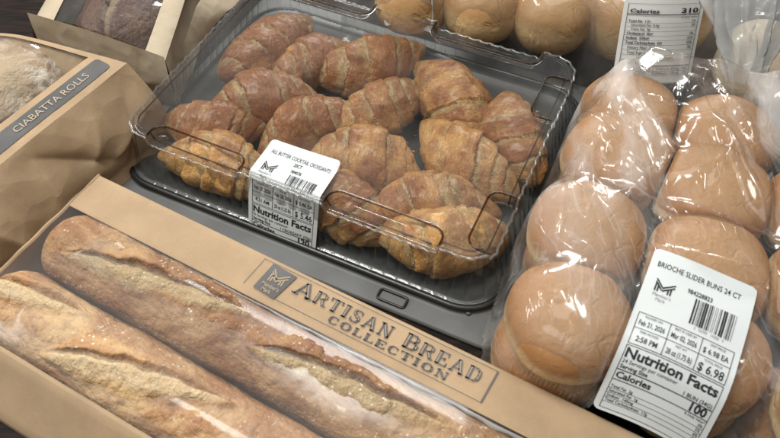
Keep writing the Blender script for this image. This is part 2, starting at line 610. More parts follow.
def label_sheet(name, W, H, fn, mat, parent, r=.004, nu=30, nv=60):
    vs = []
    for j in range(nv + 1):
        # denser rows at both ends so the rounded corners read
        t = j / nv
        v = H * (.5 - .5 * math.cos(PI * t)) if True else H * t
        d = min(v, H - v)
        ins = 0 if d >= r else r - math.sqrt(max(0, r * r - (r - d) ** 2))
        for i in range(nu + 1):
            vs.append((ins + (W - 2 * ins) * i / nu, v))
    vs = np.array(vs)
    P = fn(vs[:, 0], vs[:, 1])
    return mk(name, P, grid_faces(nv + 1, nu + 1)[:, ::-1], mat, parent)

def price_art(ink, grey, W, v0, title, title2, code, rows, servings, serving, cal, seed):
    """shop label: title, logo, bar code, date table, nutrition block; W wide, table starts at v0"""
    m = W * .055
    if title2:
        ink.text(title, W * .51, .0135, .0040, 'c', width=W * .84)
        ink.text(title2, W * .52, .0195, .0036, 'c', .62, .012)
        ink.text(code, W * .55, .0262, .0032, 'c', .70, .016)
        lv, bv, bu = .0235, .0285, W * .50
    else:
        ink.text(title, W * .07, .0150, .0044, 'l', width=W * .80, bold=.004)
        ink.text(code, W * .40, .0265, .0036, 'l', .72, .014)
        lv, bv, bu = .0250, .0285, W * .49
    ink.mlogo(W * .10, lv, W * .19)
    grey.text("Member's", W * .195, lv + W * .19 * .74 + .0036, .0024, 'c', .9)
    grey.text("Mark", W * .195, lv + W * .19 * .74 + .0070, .0024, 'c', .9)
    bh = v0 - bv - .0055
    ink.barcode(bu, bv, W * .39, bh, seed)
    grey.text('0   02700   10456   9', bu + W * .195, bv + bh + .0028, .0020, 'c', .8)
    lw = .00042
    u0, u1 = m, W - m
    th = .0235
    ink.frame(u0, v0, u1, v0 + th, lw)
    ink.rect(u0 + lw, v0 + th / 2 - lw / 2, u1 - lw, v0 + th / 2 + lw / 2)
    cw = (u1 - u0) / 3
    for k in (1, 2):
        ink.rect(u0 + k * cw, v0 + lw, u0 + k * cw + lw, v0 + th - lw)
    for r_ in range(2):
        for k in range(3):
            head, val = rows[r_][k]
            cu = u0 + (k + .5) * cw
            top = v0 + r_ * th / 2
            ink.text(head, cu, top + .0030, .0016, 'c', .85)
            big = (r_ == 1 and k == 2)
            ink.text(val, cu, top + (.0100 if big else .0090), .0056 if big else .0037, 'c', width=min(cw * .80, .0027 * len(val) * .62 * (1.9 if big else 1.15)), bold=.012)
    n0 = v0 + th + .0010
    nh = .048
    ink.frame(u0, n0, u1, n0 + nh, lw)
    ink.text('Nutrition Facts', u0 + .0013, n0 + .0082, .0066, 'l', bold=.030, width=(u1 - u0) - .0030)
    ink.text(servings, u0 + .0013, n0 + .0122, .0027, 'l', .88)
    ink.text('Serving Size', u0 + .0013, n0 + .0162, .0027, 'l', .95, .022)
    ink.text(serving, u1 - .0015, n0 + .0166, .0029, 'r', .85, .012)
    ink.rect(u0 + lw, n0 + .0173, u1 - lw, n0 + .0180)
    ink.text('Calories', u0 + .0013, n0 + .0236, .0046, 'l', 1.0, .028)
    ink.text(cal, u1 - .0025, n0 + .0242, .0062, 'r', .9, .032)
    ink.rect(u0 + lw, n0 + .0250, u1 - lw, n0 + .0256)
    ink.text('% Daily Value*', u1 - .001, n0 + .0279, .0016, 'r', 1, .01)
    v = n0 + .0312
    for k, (a, b) in enumerate((('Total Fat  2g', '3%'), ('Saturated Fat  1g', '5%'), ('Sodium  140mg', '6%'), ('Total Carbohydrate  17g', '6%'))):
        ink.text(a, u0 + .0013, v, .0021, 'l', .9, .014)
        ink.text(b, u1 - .0013, v, .0021, 'r', .9, .014)
        ink.rect(u0 + lw, v + .0007, u1 - lw, v + .0010)
        v += .0036

# ------------------------------------------------------------------ bread makers
def make_croissant(name, label, loc, rotz, L, R, seed, tilt=0.0, roll=0.0, bend=.10, group='butter croissants in the clear tray', wf=1.0, bake=.5):
    r = np.random.default_rng(seed)
    nt, na = 190, 132
    u = np.linspace(-1, 1, nt)
    x = np.sign(u) * (1 - (1 - np.abs(u)) ** 1.25)
    th = np.linspace(0, 2 * PI, na, endpoint=False)
    X, T = np.meshgrid(x, th, indexing='ij')
    ph = r.uniform(0, 2 * PI)
    dirv = np.stack([X * 2.6, np.cos(T) * 1.25, np.sin(T) * 1.25], -1)
    nz = fbm(dirv + seed * 3.7, seed, 4)
    nz2 = fbm(dirv * 3.4 + seed, seed + 5, 3)
    nz3 = fbm(dirv * 1.1 + seed * 7.7, seed + 8, 2)
    slant = r.uniform(.16, .34) * r.choice([-1, 1])
    xw = X + slant * np.sin(T + ph) * (1 - .45 * np.abs(X)) + .16 * nz + .03 * nz2
    pos = np.array([r.uniform(.16, .36), r.uniform(.50, .62), r.uniform(.76, .88)])
    neg = np.array([r.uniform(.16, .36), r.uniform(.50, .62), r.uniform(.76, .88)])
    env = np.clip(1 - np.abs(X) ** 2.3, 0, 1) ** .58
    env = env * (1 - .12 * np.abs(X)) * (1 + .07 * X * r.uniform(-1, 1))
    saw = np.zeros_like(X)
    seam = np.zeros_like(X)
    lip = np.zeros_like(X)
    ax = np.abs(xw)
    for sgn, st in ((1, pos), (-1, neg)):
        e = np.concatenate([[0.0], st, [1.45]])
        for k in range(len(e) - 1):
            w = (xw * sgn >= 0) & (ax >= e[k]) & (ax < e[k + 1])
            q = (ax - e[k]) / (e[k + 1] - e[k])
            dd = ax - e[k]
            rise = .72 + .28 * np.sqrt(np.clip(q, 0, 1)) if k == 0 else np.clip(q * 1.3, 0, 1) ** .7
            drop = 1 - .9 * sstep(.93, 1.0, q)
            saw = np.where(w, rise * drop, saw)
            if k > 0:
                width = .030 + .085 * np.clip(nz + .25, 0, .6) + r.uniform(0, .045)
                seam = np.where(w, np.exp(-(dd / width) ** 2) * np.clip(.75 + 2.2 * nz3 + .8 * nz2, .05, 1), seam)
            lip = np.where(w, np.exp(-((1 - q) / .07) ** 2) * np.clip(.6 + 2 * nz2, 0, 1), lip)
    hs = r.choice([-1, 1])
    env = env * (1 - .34 * sstep(.25, 1.0, X * hs))
    rad = R * env * (1.03 + .115 * (saw - .6) + .18 * nz3 + .09 * nz + .06 * nz2)
    Y = rad * np.sin(T) * wf
    Z = -rad * np.cos(T)
    zc = Z.copy()
    Z = np.where(Z < -.66 * R, -.66 * R + .12 * (Z + .66 * R), Z)
    XX = X * L / 2
    Y = Y - bend * L * (X ** 2) * .9
    Z = Z - .10 * R * X ** 2
    V = np.stack([XX, Y, Z], -1).reshape(-1, 3)
    topn = sstep(-.5, 1.0, zc / R + .9 * nz3 + .4 * nz)
    cuv = np.stack([xw, np.minimum(T, 2 * PI - T) + 0 * X, X * 0 + seed * 1.3], -1)
    o = mk(name, V, grid_faces(nt, na, False, True)[:, ::-1], CROIS, None, True,
           {'bake': np.full(nt * na, bake), 'seam': seam.ravel(), 'lip': lip.ravel(), 'topness': topn.ravel(), 'cuv': cuv.reshape(-1, 3)})
    o.rotation_euler = (roll, tilt, rotz)
    o.location = loc
    return tag(o, label, 'croissant', group)

def make_loaf(name, label, cat, loc, rotz, L, RW, RH, mat, seed, slashes=(), endr=.04, group=None, lump=.05, bend=0.0, pw=2.0, nt=520, na=200):
    """long loaf lying on the x axis from 0 to L; slashes: (s0, s1, lateral0, lateral1, half width, bulge)"""
    s = np.linspace(0, 1, nt)
    # finer sampling near both ends
    s = s + .0 * np.sin(2 * PI * s)
    SL = s * L
    th = np.linspace(0, 2 * PI, na, endpoint=False)
    X, T = np.meshgrid(SL, th, indexing='ij')
    e = np.minimum(X, L - X) / endr
    env = np.where(e < 1, np.clip(1 - (1 - np.clip(e, 0, 1)) ** pw, 0, 1) ** (1 / pw), 1.0)
    dirv = np.stack([X / RW * .8, np.cos(T) * 1.3, np.sin(T) * 1.3], -1)
    nz = fbm(dirv + seed * 5.1, seed, 5)
    low = fbm(np.stack([X / RW * .45, T * 0, T * 0], -1) + seed, seed + 9, 2)
    Yl = np.sin(T) * RW
    upper = np.cos(T) > -.1
    crumb = np.zeros_like(X)
    ear = np.zeros_like(X)
    dr = np.zeros_like(X)
    jag = fbm(np.stack([X * 62, np.cos(T) * 3, np.sin(T) * 3], -1), seed + 21, 3)
    jag2 = fbm(np.stack([X * 420, np.cos(T) * 12, np.sin(T) * 12], -1), seed + 33, 2)
    for (s0, s1, y0, y1, hw, bulge) in slashes:
        q = (X - s0) / (s1 - s0)
        inside = (q > 0) & (q < 1)
        yc = y0 + (y1 - y0) * q
        w = hw * np.clip(1 - np.abs(2 * q - 1) ** 2.2, 0, 1) ** .8 + 1e-5
        d = (Yl - yc) / w + .75 * jag + .10 * jag2
        m = inside & upper
        c = np.where(m, sstep(-1.25, -.35, d) * (1 - sstep(.80, .92, d)), 0)
        fade = np.clip(np.minimum(q, 1 - q) * 7, 0, 1)
        crumb = np.maximum(crumb, c * (.35 + .65 * fade) * (.85 + .15 * sstep(-1, .6, d)))
        earm = np.where(m, sstep(.80, .95, d) * np.exp(-np.clip(d - .95, 0, 9) / .45), 0) * fade * np.clip(.7 + 1.6 * nz, .2, 1.2)
        ear = np.maximum(ear, np.where(m, np.exp(-((d - .93) / .16) ** 2) * fade, 0))
        groove = np.where(m, np.exp(-((d - .70) / .22) ** 2) * fade, 0)
        lowr = np.where(m, np.exp(-((d + 1.25) / .3) ** 2) * fade, 0)
        dr = dr + bulge * RW * c * (1 - .6 * np.clip(d, -1, 1) ** 2) + .13 * RW * earm - .20 * RW * groove - .03 * RW * lowr
        dr = dr + c * RW * (.12 * jag + .02 * jag2)
    pim = fbm(np.stack([X * 230, Yl * 230, np.cos(T) * RW * 230], -1), seed + 51, 3)
    rad = env * (1 + lump * 2.2 * nz + .07 * low + .030 * pim) + dr / RW * env
    Y = rad * np.sin(T) * RW
    Z = rad * np.cos(T) * RH
    Z = np.where(Z < -.62 * RH, -.62 * RH + .1 * (Z + .62 * RH), Z) + .66 * RH
    Y = Y + bend * np.sin(PI * X / L)
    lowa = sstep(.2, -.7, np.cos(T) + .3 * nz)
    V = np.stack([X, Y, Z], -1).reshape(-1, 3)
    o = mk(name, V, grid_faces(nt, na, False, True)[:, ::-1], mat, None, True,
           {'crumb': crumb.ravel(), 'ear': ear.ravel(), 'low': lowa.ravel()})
    o.location = loc
    o.rotation_euler = (0, 0, rotz)
    return tag(o, label, cat, group)

def bun_shape(R, hu, hl, seed, lump=.03, p=2.6):
    r = np.random.default_rng(seed)
    nr, na = 64, 120
    ph = np.linspace(-PI / 2, PI / 2, nr)
    th = np.linspace(0, 2 * PI, na, endpoint=False)
    P, T = np.meshgrid(ph, th, indexing='ij')
    cp, sp = np.cos(P), np.sin(P)
    rr = np.clip(cp, 0, 1) ** (2 / p)
    zz = np.sign(sp) * np.abs(sp) ** (2 / p)
    d = np.stack([rr * np.cos(T), rr * np.sin(T), zz], -1)
    nz = fbm(d * 1.3 + seed * 2.3, seed, 3)
    sq = 1 - .018 * np.cos(4 * (T + r.uniform(0, 1)))
    k = (1 + lump * 2 * nz)
    V = np.stack([d[..., 0] * R * k * sq, d[..., 1] * R * k * sq, np.where(zz > 0, zz * hu, zz * hl) * k], -1)
    hgt = (np.where(zz > 0, zz, zz * .5) + .35) / 1.35
    return V.reshape(-1, 3), grid_faces(nr, na, False, True)[:, ::-1], hgt.ravel()

def make_bun(name, label, loc, R, hu, hl, mat, seed, cat='bun', group=None, tiltx=0.0, tilty=0.0, rz=0.0, lump=.03, near=(), p=2.6):
    V, Fc, h = bun_shape(R, hu, hl, seed, lump, p)
    c, s_ = math.cos(rz), math.sin(rz)
    V = np.stack([V[:, 0] * c - V[:, 1] * s_, V[:, 0] * s_ + V[:, 1] * c, V[:, 2]], 1)
    for (nx, ny) in near:                                   # flat where it was baked against its neighbour
        d = np.array([nx - loc[0], ny - loc[1]])
        D = np.linalg.norm(d)
        if D > 2.05 * R:
            continue
        d /= D
        t = V[:, :2] @ d
        L, sf = D / 2 - .0003, .0045
        t2 = np.where(t > L - sf, L - sf * np.exp(-(np.maximum(t, L - sf) - (L - sf)) / sf), t)
        V[:, :2] += (t2 - t)[:, None] * d
        h = h - .55 * np.clip((t - t2) / .006, 0, 1)
    # shallow dents on the top
    V[:, 2] += np.where(V[:, 2] > 0, 1, 0) * .0022 * fbm(np.stack([V[:, 0] * 45 + seed, V[:, 1] * 45, V[:, 0] * 0], -1), seed, 3) * np.clip(V[:, 2] / hu, 0, 1)
    o = mk(name, V, Fc, mat, None, True, {'hgt': np.clip(h, 0, 1)})
    o.location = loc
    o.rotation_euler = (tiltx, tilty, 0)
    return tag(o, label, cat, group)

# ------------------------------------------------------------------ draped film
def membrane(x0, x1, y0, y1, step, obstacle, inside, base=.002, iters=900, sag=0.0):
    xs, ys = np.arange(x0, x1 + step / 2, step), np.arange(y0, y1 + step / 2, step)
    X, Y = np.meshgrid(xs, ys, indexing='ij')
    ob = np.maximum(obstacle(X, Y), base)
    ins = inside(X, Y)
    H = np.where(ins, ob, base)
    H = np.where(ins, np.maximum(H, ob.max() * .55), base)
    for _ in range(iters):
        A = H.copy()
        A[1:-1, 1:-1] = .25 * (H[2:, 1:-1] + H[:-2, 1:-1] + H[1:-1, 2:] + H[1:-1, :-2]) - sag
        H = np.where(ins, np.maximum(A, ob), base)
    return xs, ys, X, Y, H, ins

def bilerp(xs, ys, H, x, y):
    fx = np.clip((x - xs[0]) / (xs[1] - xs[0]), 0, len(xs) - 1.001)
    fy = np.clip((y - ys[0]) / (ys[1] - ys[0]), 0, len(ys) - 1.001)
    i, j = fx.astype(int), fy.astype(int)
    a, b = fx - i, fy - j
    return H[i, j] * (1 - a) * (1 - b) + H[i + 1, j] * a * (1 - b) + H[i, j + 1] * (1 - a) * b + H[i + 1, j + 1] * a * b

def blur(H, n):
    for _ in range(n):
        A = H.copy()
        A[1:-1, 1:-1] = (H[1:-1, 1:-1] * 2 + H[2:, 1:-1] + H[:-2, 1:-1] + H[1:-1, 2:] + H[1:-1, :-2]) / 6
        H = A
    return H

def polyin(poly):
    poly = np.array(poly)
    def f(X, Y):
        c = np.zeros(X.shape, bool)
        n = len(poly)
        for i in range(n):
            (xa, ya), (xb, yb) = poly[i], poly[(i + 1) % n]
            if ya == yb:
                continue
            cond = ((ya > Y) != (yb > Y)) & (X < (xb - xa) * (Y - ya) / (yb - ya) + xa)
            c ^= cond
        return c
    return f

def bun_top(buns):
    """height of the highest bun at X,Y; buns: (x,y,z,R,hu)"""
    def f(X, Y):
        h = np.full(X.shape, -1.0)
        for (x, y, z, R, hu) in buns:
            q = 1 - (np.hypot(X - x, Y - y) / (R * 1.03)) ** 2.6
            h = np.where(q > 0, np.maximum(h, z + hu * 1.03 * np.clip(q, 0, 1) ** (1 / 2.6) + .0015), h)
        return h
    return f

def ridge(X, Y, pts, amp, w):
    """a sharp fold along a polyline: additive height"""
    best = np.zeros(X.shape)
    n = len(pts) - 1
    for k in range(n):
        (xa, ya), (xb, yb) = pts[k], pts[k + 1]
        dx, dy = xb - xa, yb - ya
        L2 = dx * dx + dy * dy
        t = np.clip(((X - xa) * dx + (Y - ya) * dy) / L2, 0, 1)
        d = np.hypot(X - xa - t * dx, Y - ya - t * dy)
        g = (k + t) / n
        a = amp * np.clip(np.minimum(g, 1 - g) * 5 + .15, 0, 1)
        best = np.maximum(best, a * np.clip(1 - d / w, 0, 1) ** 1.4)
    return best

def film_mesh(name, xs, ys, X, Y, H, keep, mat, parent):
    nx, ny = X.shape
    Fc = grid_faces(nx, ny)
    ok = keep.ravel()[Fc].all(1)
    Fc = Fc[ok]
    used = np.unique(Fc)
    remap = -np.ones(nx * ny, int)
    remap[used] = np.arange(len(used))
    V = np.stack([X, Y, H], -1).reshape(-1, 3)[used]
    return mk(name, V, remap[Fc], mat, parent)

# ================================================================== THE SETTING
v = [(-3, -2, 0), (3, -2, 0), (3, 3, 0), (-3, 3, 0)]
tag(mk('table', v, [(0, 1, 2, 3)], SHELF, smooth=False), 'dark wooden display table under all the packages', None, None, 'structure')

# ================================================================== CROISSANT TRAY
TO, TY = np.array([-.235, .429]), math.radians(-24.89)
TW, TD, TH = .34, .25, .060
tray = thing('croissant_tray', 'clear ribbed plastic tray of croissants on a smoked base, price label over its front edge', 'food tray', (*TO, 0), TY)
cT, sT = math.cos(TY), math.sin(TY)
def tray_world(a, b, z):
    return (TO[0] + a * cT - b * sT, TO[1] + a * sT + b * cT, z)

def rrect_loop(w, d, r, n, cx=0.0, cy=0.0):
    """n points at equal arc length round a rounded rectangle (0..w, 0..d), with outward normals"""
    pts, nrm = [], []
    segs = [((r, 0), (w - r, 0), (0, -1)), None, ((w, r), (w, d - r), (1, 0)), None, ((w - r, d), (r, d), (0, 1)), None, ((0, d - r), (0, r), (-1, 0)), None]
    cen = [None, (w - r, r, -90), None, (w - r, d - r, 0), None, (r, d - r, 90), None, (r, r, 180)]
    lens = [w - 2 * r, PI * r / 2, d - 2 * r, PI * r / 2] * 2
    tot = sum(lens)
    for k in range(n):
        s = tot * k / n
        i = 0
        while s > lens[i]:
            s -= lens[i]
            i += 1
        f = s / lens[i]
        if i % 2 == 0:
            p, q, nn = segs[i]
            pts.append((p[0] + (q[0] - p[0]) * f, p[1] + (q[1] - p[1]) * f))
            nrm.append(nn)
        else:
            x, y, a0 = cen[i]
            a = math.radians(a0 + 90 * f)
            pts.append((x + r * math.cos(a), y + r * math.sin(a)))
            nrm.append((math.cos(a), math.sin(a)))
    return np.array(pts) + [cx, cy], np.array(nrm), tot

# recessed panels along the lid's edge: (a0, a1, b0, b1) in tray coordinates
PANELS = [(.027, .120, -.05, .0165), (.200, .300, -.05, .0165), (.318, .40, .010, .070), (.318, .40, .165, .222),
          (.030, .128, .228, .30), (.195, .305, .228, .30)]
def rbox(A, B, p, r=.010):
    a0, a1, b0, b1 = p
    qx = np.abs(A - (a0 + a1) / 2) - (a1 - a0) / 2 + r
    qy = np.abs(B - (b0 + b1) / 2) - (b1 - b0) / 2 + r
    return np.hypot(np.maximum(qx, 0), np.maximum(qy, 0)) + np.minimum(np.maximum(qx, qy), 0) - r
def lid_top(A, B):
    d = np.min([rbox(A, B, p) for p in PANELS], axis=0)
    z = TH - .0085 * sstep(.0012, -.0030, d)
    # a soft crown and slight waviness of the thermoformed sheet
    z = z + .0012 * fbm(np.stack([A * 22, B * 22, A * 0], -1), 3, 2)
    return z

# lid: top sheet, wall and foot flange in one skin
nper = 2400
loop, nrm, per = rrect_loop(TW, TD, .022, nper)
rho = np.concatenate([np.linspace(0, .70, 26)[1:], .70 + .30 * np.linspace(0, 1, 60)[1:] ** .9])
step = 3
lp = loop[::step]
ln = nrm[::step]
cx, cy = TW / 2, TD / 2
sx = np.abs(lp - [cx, cy])
A = cx + (lp[:, 0] - cx)[None, :] * rho[:, None]
B = cy + (lp[:, 1] - cy)[None, :] * rho[:, None]
Z = lid_top(A, B)
Z = Z - .0022 * sstep(.985, 1.0, rho)[:, None]
top = np.stack([A, B, Z], -1)
V = np.concatenate([[[cx, cy, TH]], top.reshape(-1, 3)])
n_ = len(lp)
Fq = grid_faces(len(rho), n_, False, True) + 1
fan = [(0, 1 + k, 1 + (k + 1) % n_) for k in range(n_)]
lid = mk('lid', V, [tuple(f) for f in Fq.tolist()] + fan, LID, tray)
edge_z = lid_top(loop[:, 0], loop[:, 1]) - .0022
arc = np.arange(nper) / nper * per
prof = np.linspace(0, 1, 16)
rib_d = np.abs(((arc / .0115) % 1) - .5) * .0115
rib = np.exp(-(rib_d / .0013) ** 2)
rows = []
for q in prof:
    z = edge_z * (1 - q) + .0105 * q
    fade = sstep(0, .10, q) * sstep(1.0, .86, q)
    off = .0095 * q + .0006 * math.sin(q * PI) - .0028 * rib * fade
    bumpy = .0022 * rib * sstep(.86, 1.0, q) * .6
    rows.append(np.stack([loop[:, 0] + nrm[:, 0] * (off + bumpy), loop[:, 1] + nrm[:, 1] * (off + bumpy), z], -1))
for d, z in ((.0110, .0100), (.0135, .0102), (.0142, .0090)):
    w = .0009 * rib
    rows.append(np.stack([loop[:, 0] + nrm[:, 0] * (d + w), loop[:, 1] + nrm[:, 1] * (d + w), np.full(nper, z)], -1))
W_ = np.array(rows)
mk('lid_wall', W_.reshape(-1, 3), grid_faces(W_.shape[0], nper, False, True), LID_WALL, tray)

def tube(pts, r, closed=False, n=8):
    pts = np.array(pts, float)
    m = len(pts)
    nxt = np.roll(pts, -1, 0) if closed else np.vstack([pts[1:], 2 * pts[-1] - pts[-2]])
    prv = np.roll(pts, 1, 0) if closed else np.vstack([2 * pts[0] - pts[1], pts[:-1]])
    t = nxt - prv
    t /= np.linalg.norm(t, axis=1)[:, None] + 1e-12
    upv = np.where(np.abs(t[:, 2:3]) > .9, np.array([[1., 0, 0]]), np.array([[0, 0, 1.]]))
    a = np.cross(t, upv)
    a /= np.linalg.norm(a, axis=1)[:, None]
    b = np.cross(a, t)
    ang = np.linspace(0, 2 * PI, n, endpoint=False)
    V = pts[:, None, :] + r * (a[:, None, :] * np.cos(ang)[None, :, None] + b[:, None, :] * np.sin(ang)[None, :, None])
    return V.reshape(-1, 3), grid_faces(m, n, closed, True)

def outline_bead(p, r=.010, n=90):
    a0, a1, b0, b1 = p
    lo, _, _ = rrect_loop(a1 - a0, b1 - b0, r, n * 4)
    lo = lo + [a0, b0]
    keep = (lo[:, 0] > .0005) & (lo[:, 0] < TW - .0005) & (lo[:, 1] > .0005) & (lo[:, 1] < TD - .0005)
    # start just after a gap so that the kept run is contiguous
    k0 = int(np.argmax(~keep))
    lo, keep = np.roll(lo, -k0, 0), np.roll(keep, -k0)
    lo = lo[keep]
    return np.stack([lo[:, 0], lo[:, 1], lid_top(lo[:, 0], lo[:, 1]) * 0 + TH + .0002], -1)
bv, bf, base = [], [], 0
for p in PANELS:
    pts = outline_bead(p)
    V, Fc = tube(pts, .0009)
    bv.append(V); bf.append(Fc + base); base += len(V)
rim = np.stack([loop[:, 0] + nrm[:, 0] * .0006, loop[:, 1] + nrm[:, 1] * .0006, edge_z + .0012], -1)
rim[:, :2] += nrm * (.0011 * np.exp(-(rib_d / .0022) ** 2))[:, None]
rim[:, 2] += .0005 * np.exp(-(rib_d / .0022) ** 2)
Vr, Fr = tube(rim[::2], .0011, True)
mk('lid_rim', Vr, Fr, LID_RIM, tray)
V, Fc = tube(np.stack([loop[::4, 0] - nrm[::4, 0] * .006, loop[::4, 1] - nrm[::4, 1] * .006, edge_z[::4] + .0012], -1), .0007, True)
bv.append(V); bf.append(Fc + base)
mk('lid_bead', np.vstack(bv), np.vstack(bf), LID_BEAD, tray)

# smoked base: wide flange, floor and raised rim
fl, fn_, fper = rrect_loop(.402, .322, .02, 400, -.030, -.038)
rim_o, rn, _ = rrect_loop(TW, TD, .022, 400)
lay = [np.stack([fl[:, 0], fl[:, 1], np.full(400, .0015)], -1), np.stack([fl[:, 0], fl[:, 1], np.full(400, .0042)], -1)]
lay.append(np.stack([fl[:, 0] - fn_[:, 0] * .0025, fl[:, 1] - fn_[:, 1] * .0025, np.full(400, .0050)], -1))
mid = rim_o + rn * .021
lay.append(np.stack([mid[:, 0], mid[:, 1], np.full(400, .0046)], -1))
for off, z in ((.0185, .0050), (.0165, .0085), (.0150, .0096), (.004, .0098), (.0005, .0090), (-.004, .0060), (-.012, .0058)):
    q = rim_o + rn * off
    lay.append(np.stack([q[:, 0], q[:, 1], np.full(400, z)], -1))
for k in (.5, .02):
    q = np.array([cx, cy]) + (rim_o - [cx, cy]) * k
    lay.append(np.stack([q[:, 0], q[:, 1], np.full(400, .0058)], -1))
lay = np.array(lay)
# the flange runs from a loop to the rim loop: match both by angle so that the ring does not twist
def by_angle(ring):
    a = np.arctan2(ring[:, 1] - cy, ring[:, 0] - cx)
    return np.argsort(a)
lay = np.array([l[by_angle(l)] for l in lay])
mk('tray_base', lay.reshape(-1, 3), grid_faces(lay.shape[0], 400, False, True), [GREY_TRAY, FLANGE], tray)
for p_ in bpy.data.objects['tray_base'].data.polygons:
    p_.material_index = 1 if p_.index < 4 * 400 else 0
# black gasket-like rim under the lid and the moulded tab and button on the flange
ro, rn2, _ = rrect_loop(TW, TD, .022, 300)
ring = []
for off, z in ((.0176, .0052), (.0182, .0088), (.0162, .0106), (.0135, .0106), (.0125, .0096)):
    q = ro + rn2 * off
    ring.append(np.stack([q[:, 0], q[:, 1], np.full(300, z)], -1))
ring = np.array(ring)
mk('base_rim', ring.reshape(-1, 3), grid_faces(5, 300, False, True), BLACK, tray)
tabp, _, _ = rrect_loop(.024, .010, .0025, 60, .262, -.0325)
V, Fc = tube(np.stack([tabp[:, 0], tabp[:, 1], np.full(60, .0054)], -1), .0012, True)
mk('locking_tab', V, Fc, BLACK, tray)
V, Fc, _h = bun_shape(.0026, .0022, .001, 1, 0)
mk('snap_button', V + [.335, -.014, .0050], Fc, GREY_TRAY, tray)

# price label folded over the tray's front edge
LW, LH = .0665, .1075
LA, LB = .1290, .0420
def tray_label(u, vv, off=.0):
    """runs flat on the lid towards the front edge, bends over it, then hangs down the wall"""
    u, vv = np.asarray(u, float), np.asarray(vv, float)
    flat = LB - .002
    r = .006
    L1 = flat - r + .001
    bend = r * (PI / 2 - .30)
    z0 = TH + .0012 + off
    y = np.where(vv < L1, LB - vv, 0.0)
    z = np.where(vv < L1, z0, 0.0)
    ang = np.clip((vv - L1) / r, 0, PI / 2 - .30)
    rr = r + off
    yb = (LB - L1) - rr * np.sin(ang)
    zb = z0 - rr + rr * np.cos(ang)
    m1 = (vv >= L1) & (vv < L1 + bend)
    y, z = np.where(m1, yb, y), np.where(m1, zb, z)
    m2 = vv >= L1 + bend
    dv = vv - L1 - bend
    ae = PI / 2 - .30
    y = np.where(m2, (LB - L1) - rr * math.sin(ae) - dv * math.cos(ae), y)
    z = np.where(m2, z0 - rr + rr * math.cos(ae) - dv * math.sin(ae), z)
    lift = .0026 * sstep(.010, 0, vv) * (u / LW) ** 2 + .0012 * sstep(.012, 0, vv)
    y = y - .0012 * np.sin(u / LW * PI) * sstep(.05, .09, vv)
    return np.stack([LA + u, y, z + lift], -1)
lab = label_sheet('price_label', LW, LH - .012, tray_label, LABEL, tray)
ink, grey = Ink(), Ink()
price_art(ink, grey, LW, .0440, 'ALL BUTTER COCKTAIL CROISSANTS', '20CT', '984078',
          [[('PACKED ON', 'Feb 27, 2026'), ('SELL BY', 'Feb 28, 2026'), ('UNIT PRICE', '$ 5.46 EA')],
           [('TIME', '4:31 AM'), ('NET WT', '20 oz (1.25 lb)'), ('TOTAL PRICE', '$ 5.46')]],
          '10 Servings per container', '1 CROISSANT (32g)', '120', 5)
def clip_ink(i, vmax):
    i.f = [f for f in i.f if all(i.v[k][1] < vmax for k in f)]
clip_ink(ink, LH - .0130)
ink.build('label_print', lambda u, w: tray_label(u, w, .00018), INK, lab, grey, INK_GREY)

# croissants: centre a, b in tray coordinates, heading in degrees, length, radius
CR = [
    (.046, .176, 72, .116, .0265, 'large croissant standing on end at the back left corner of the tray'),
    (.093, .172, 62, .096, .0235, 'half hidden croissant between the two back row croissants of the tray'),
    (.149, .197, 46, .112, .0265, 'croissant at the back edge of the tray, right of the hidden one'),
    (.243, .187, -44, .118, .0290, 'big wide croissant tilted down to the right below the back edge of the tray'),
    (.313, .160, -58, .108, .0250, 'croissant along the right wall of the tray under the back corner panel'),
    (.074, .104, 34, .104, .0250, 'dark croissant in the second row by the left wall of the tray'),
    (.181, .148, 62, .100, .0235, 'croissant in the middle of the tray behind the plump golden one'),
    (.129, .094, 58, .100, .0235, 'croissant behind the upper corner of the white tray label'),
    (.055, .052, 20, .090, .0240, 'croissant just behind the one pressed to the front wall left of the label'),
    (.201, .084, 4, .104, .0290, 'plump golden croissant directly behind the right side of the white tray label'),
    (.275, .104, -24, .112, .0260, 'pale croissant in the middle right, below the big wide one'),
    (.078, .014, 4, .106, .0245, 'croissant pressed flat on the front wall left of the tray label'),
    (.222, .014, -22, .094, .0245, 'croissant pressed to the front wall just right of the tray label'),
    (.272, .047, 28, .108, .0260, 'croissant with broad pale seams in the row behind the front right one'),
    (.302, .013, 22, .108, .0255, 'golden croissant in the front right corner of the tray'),
]
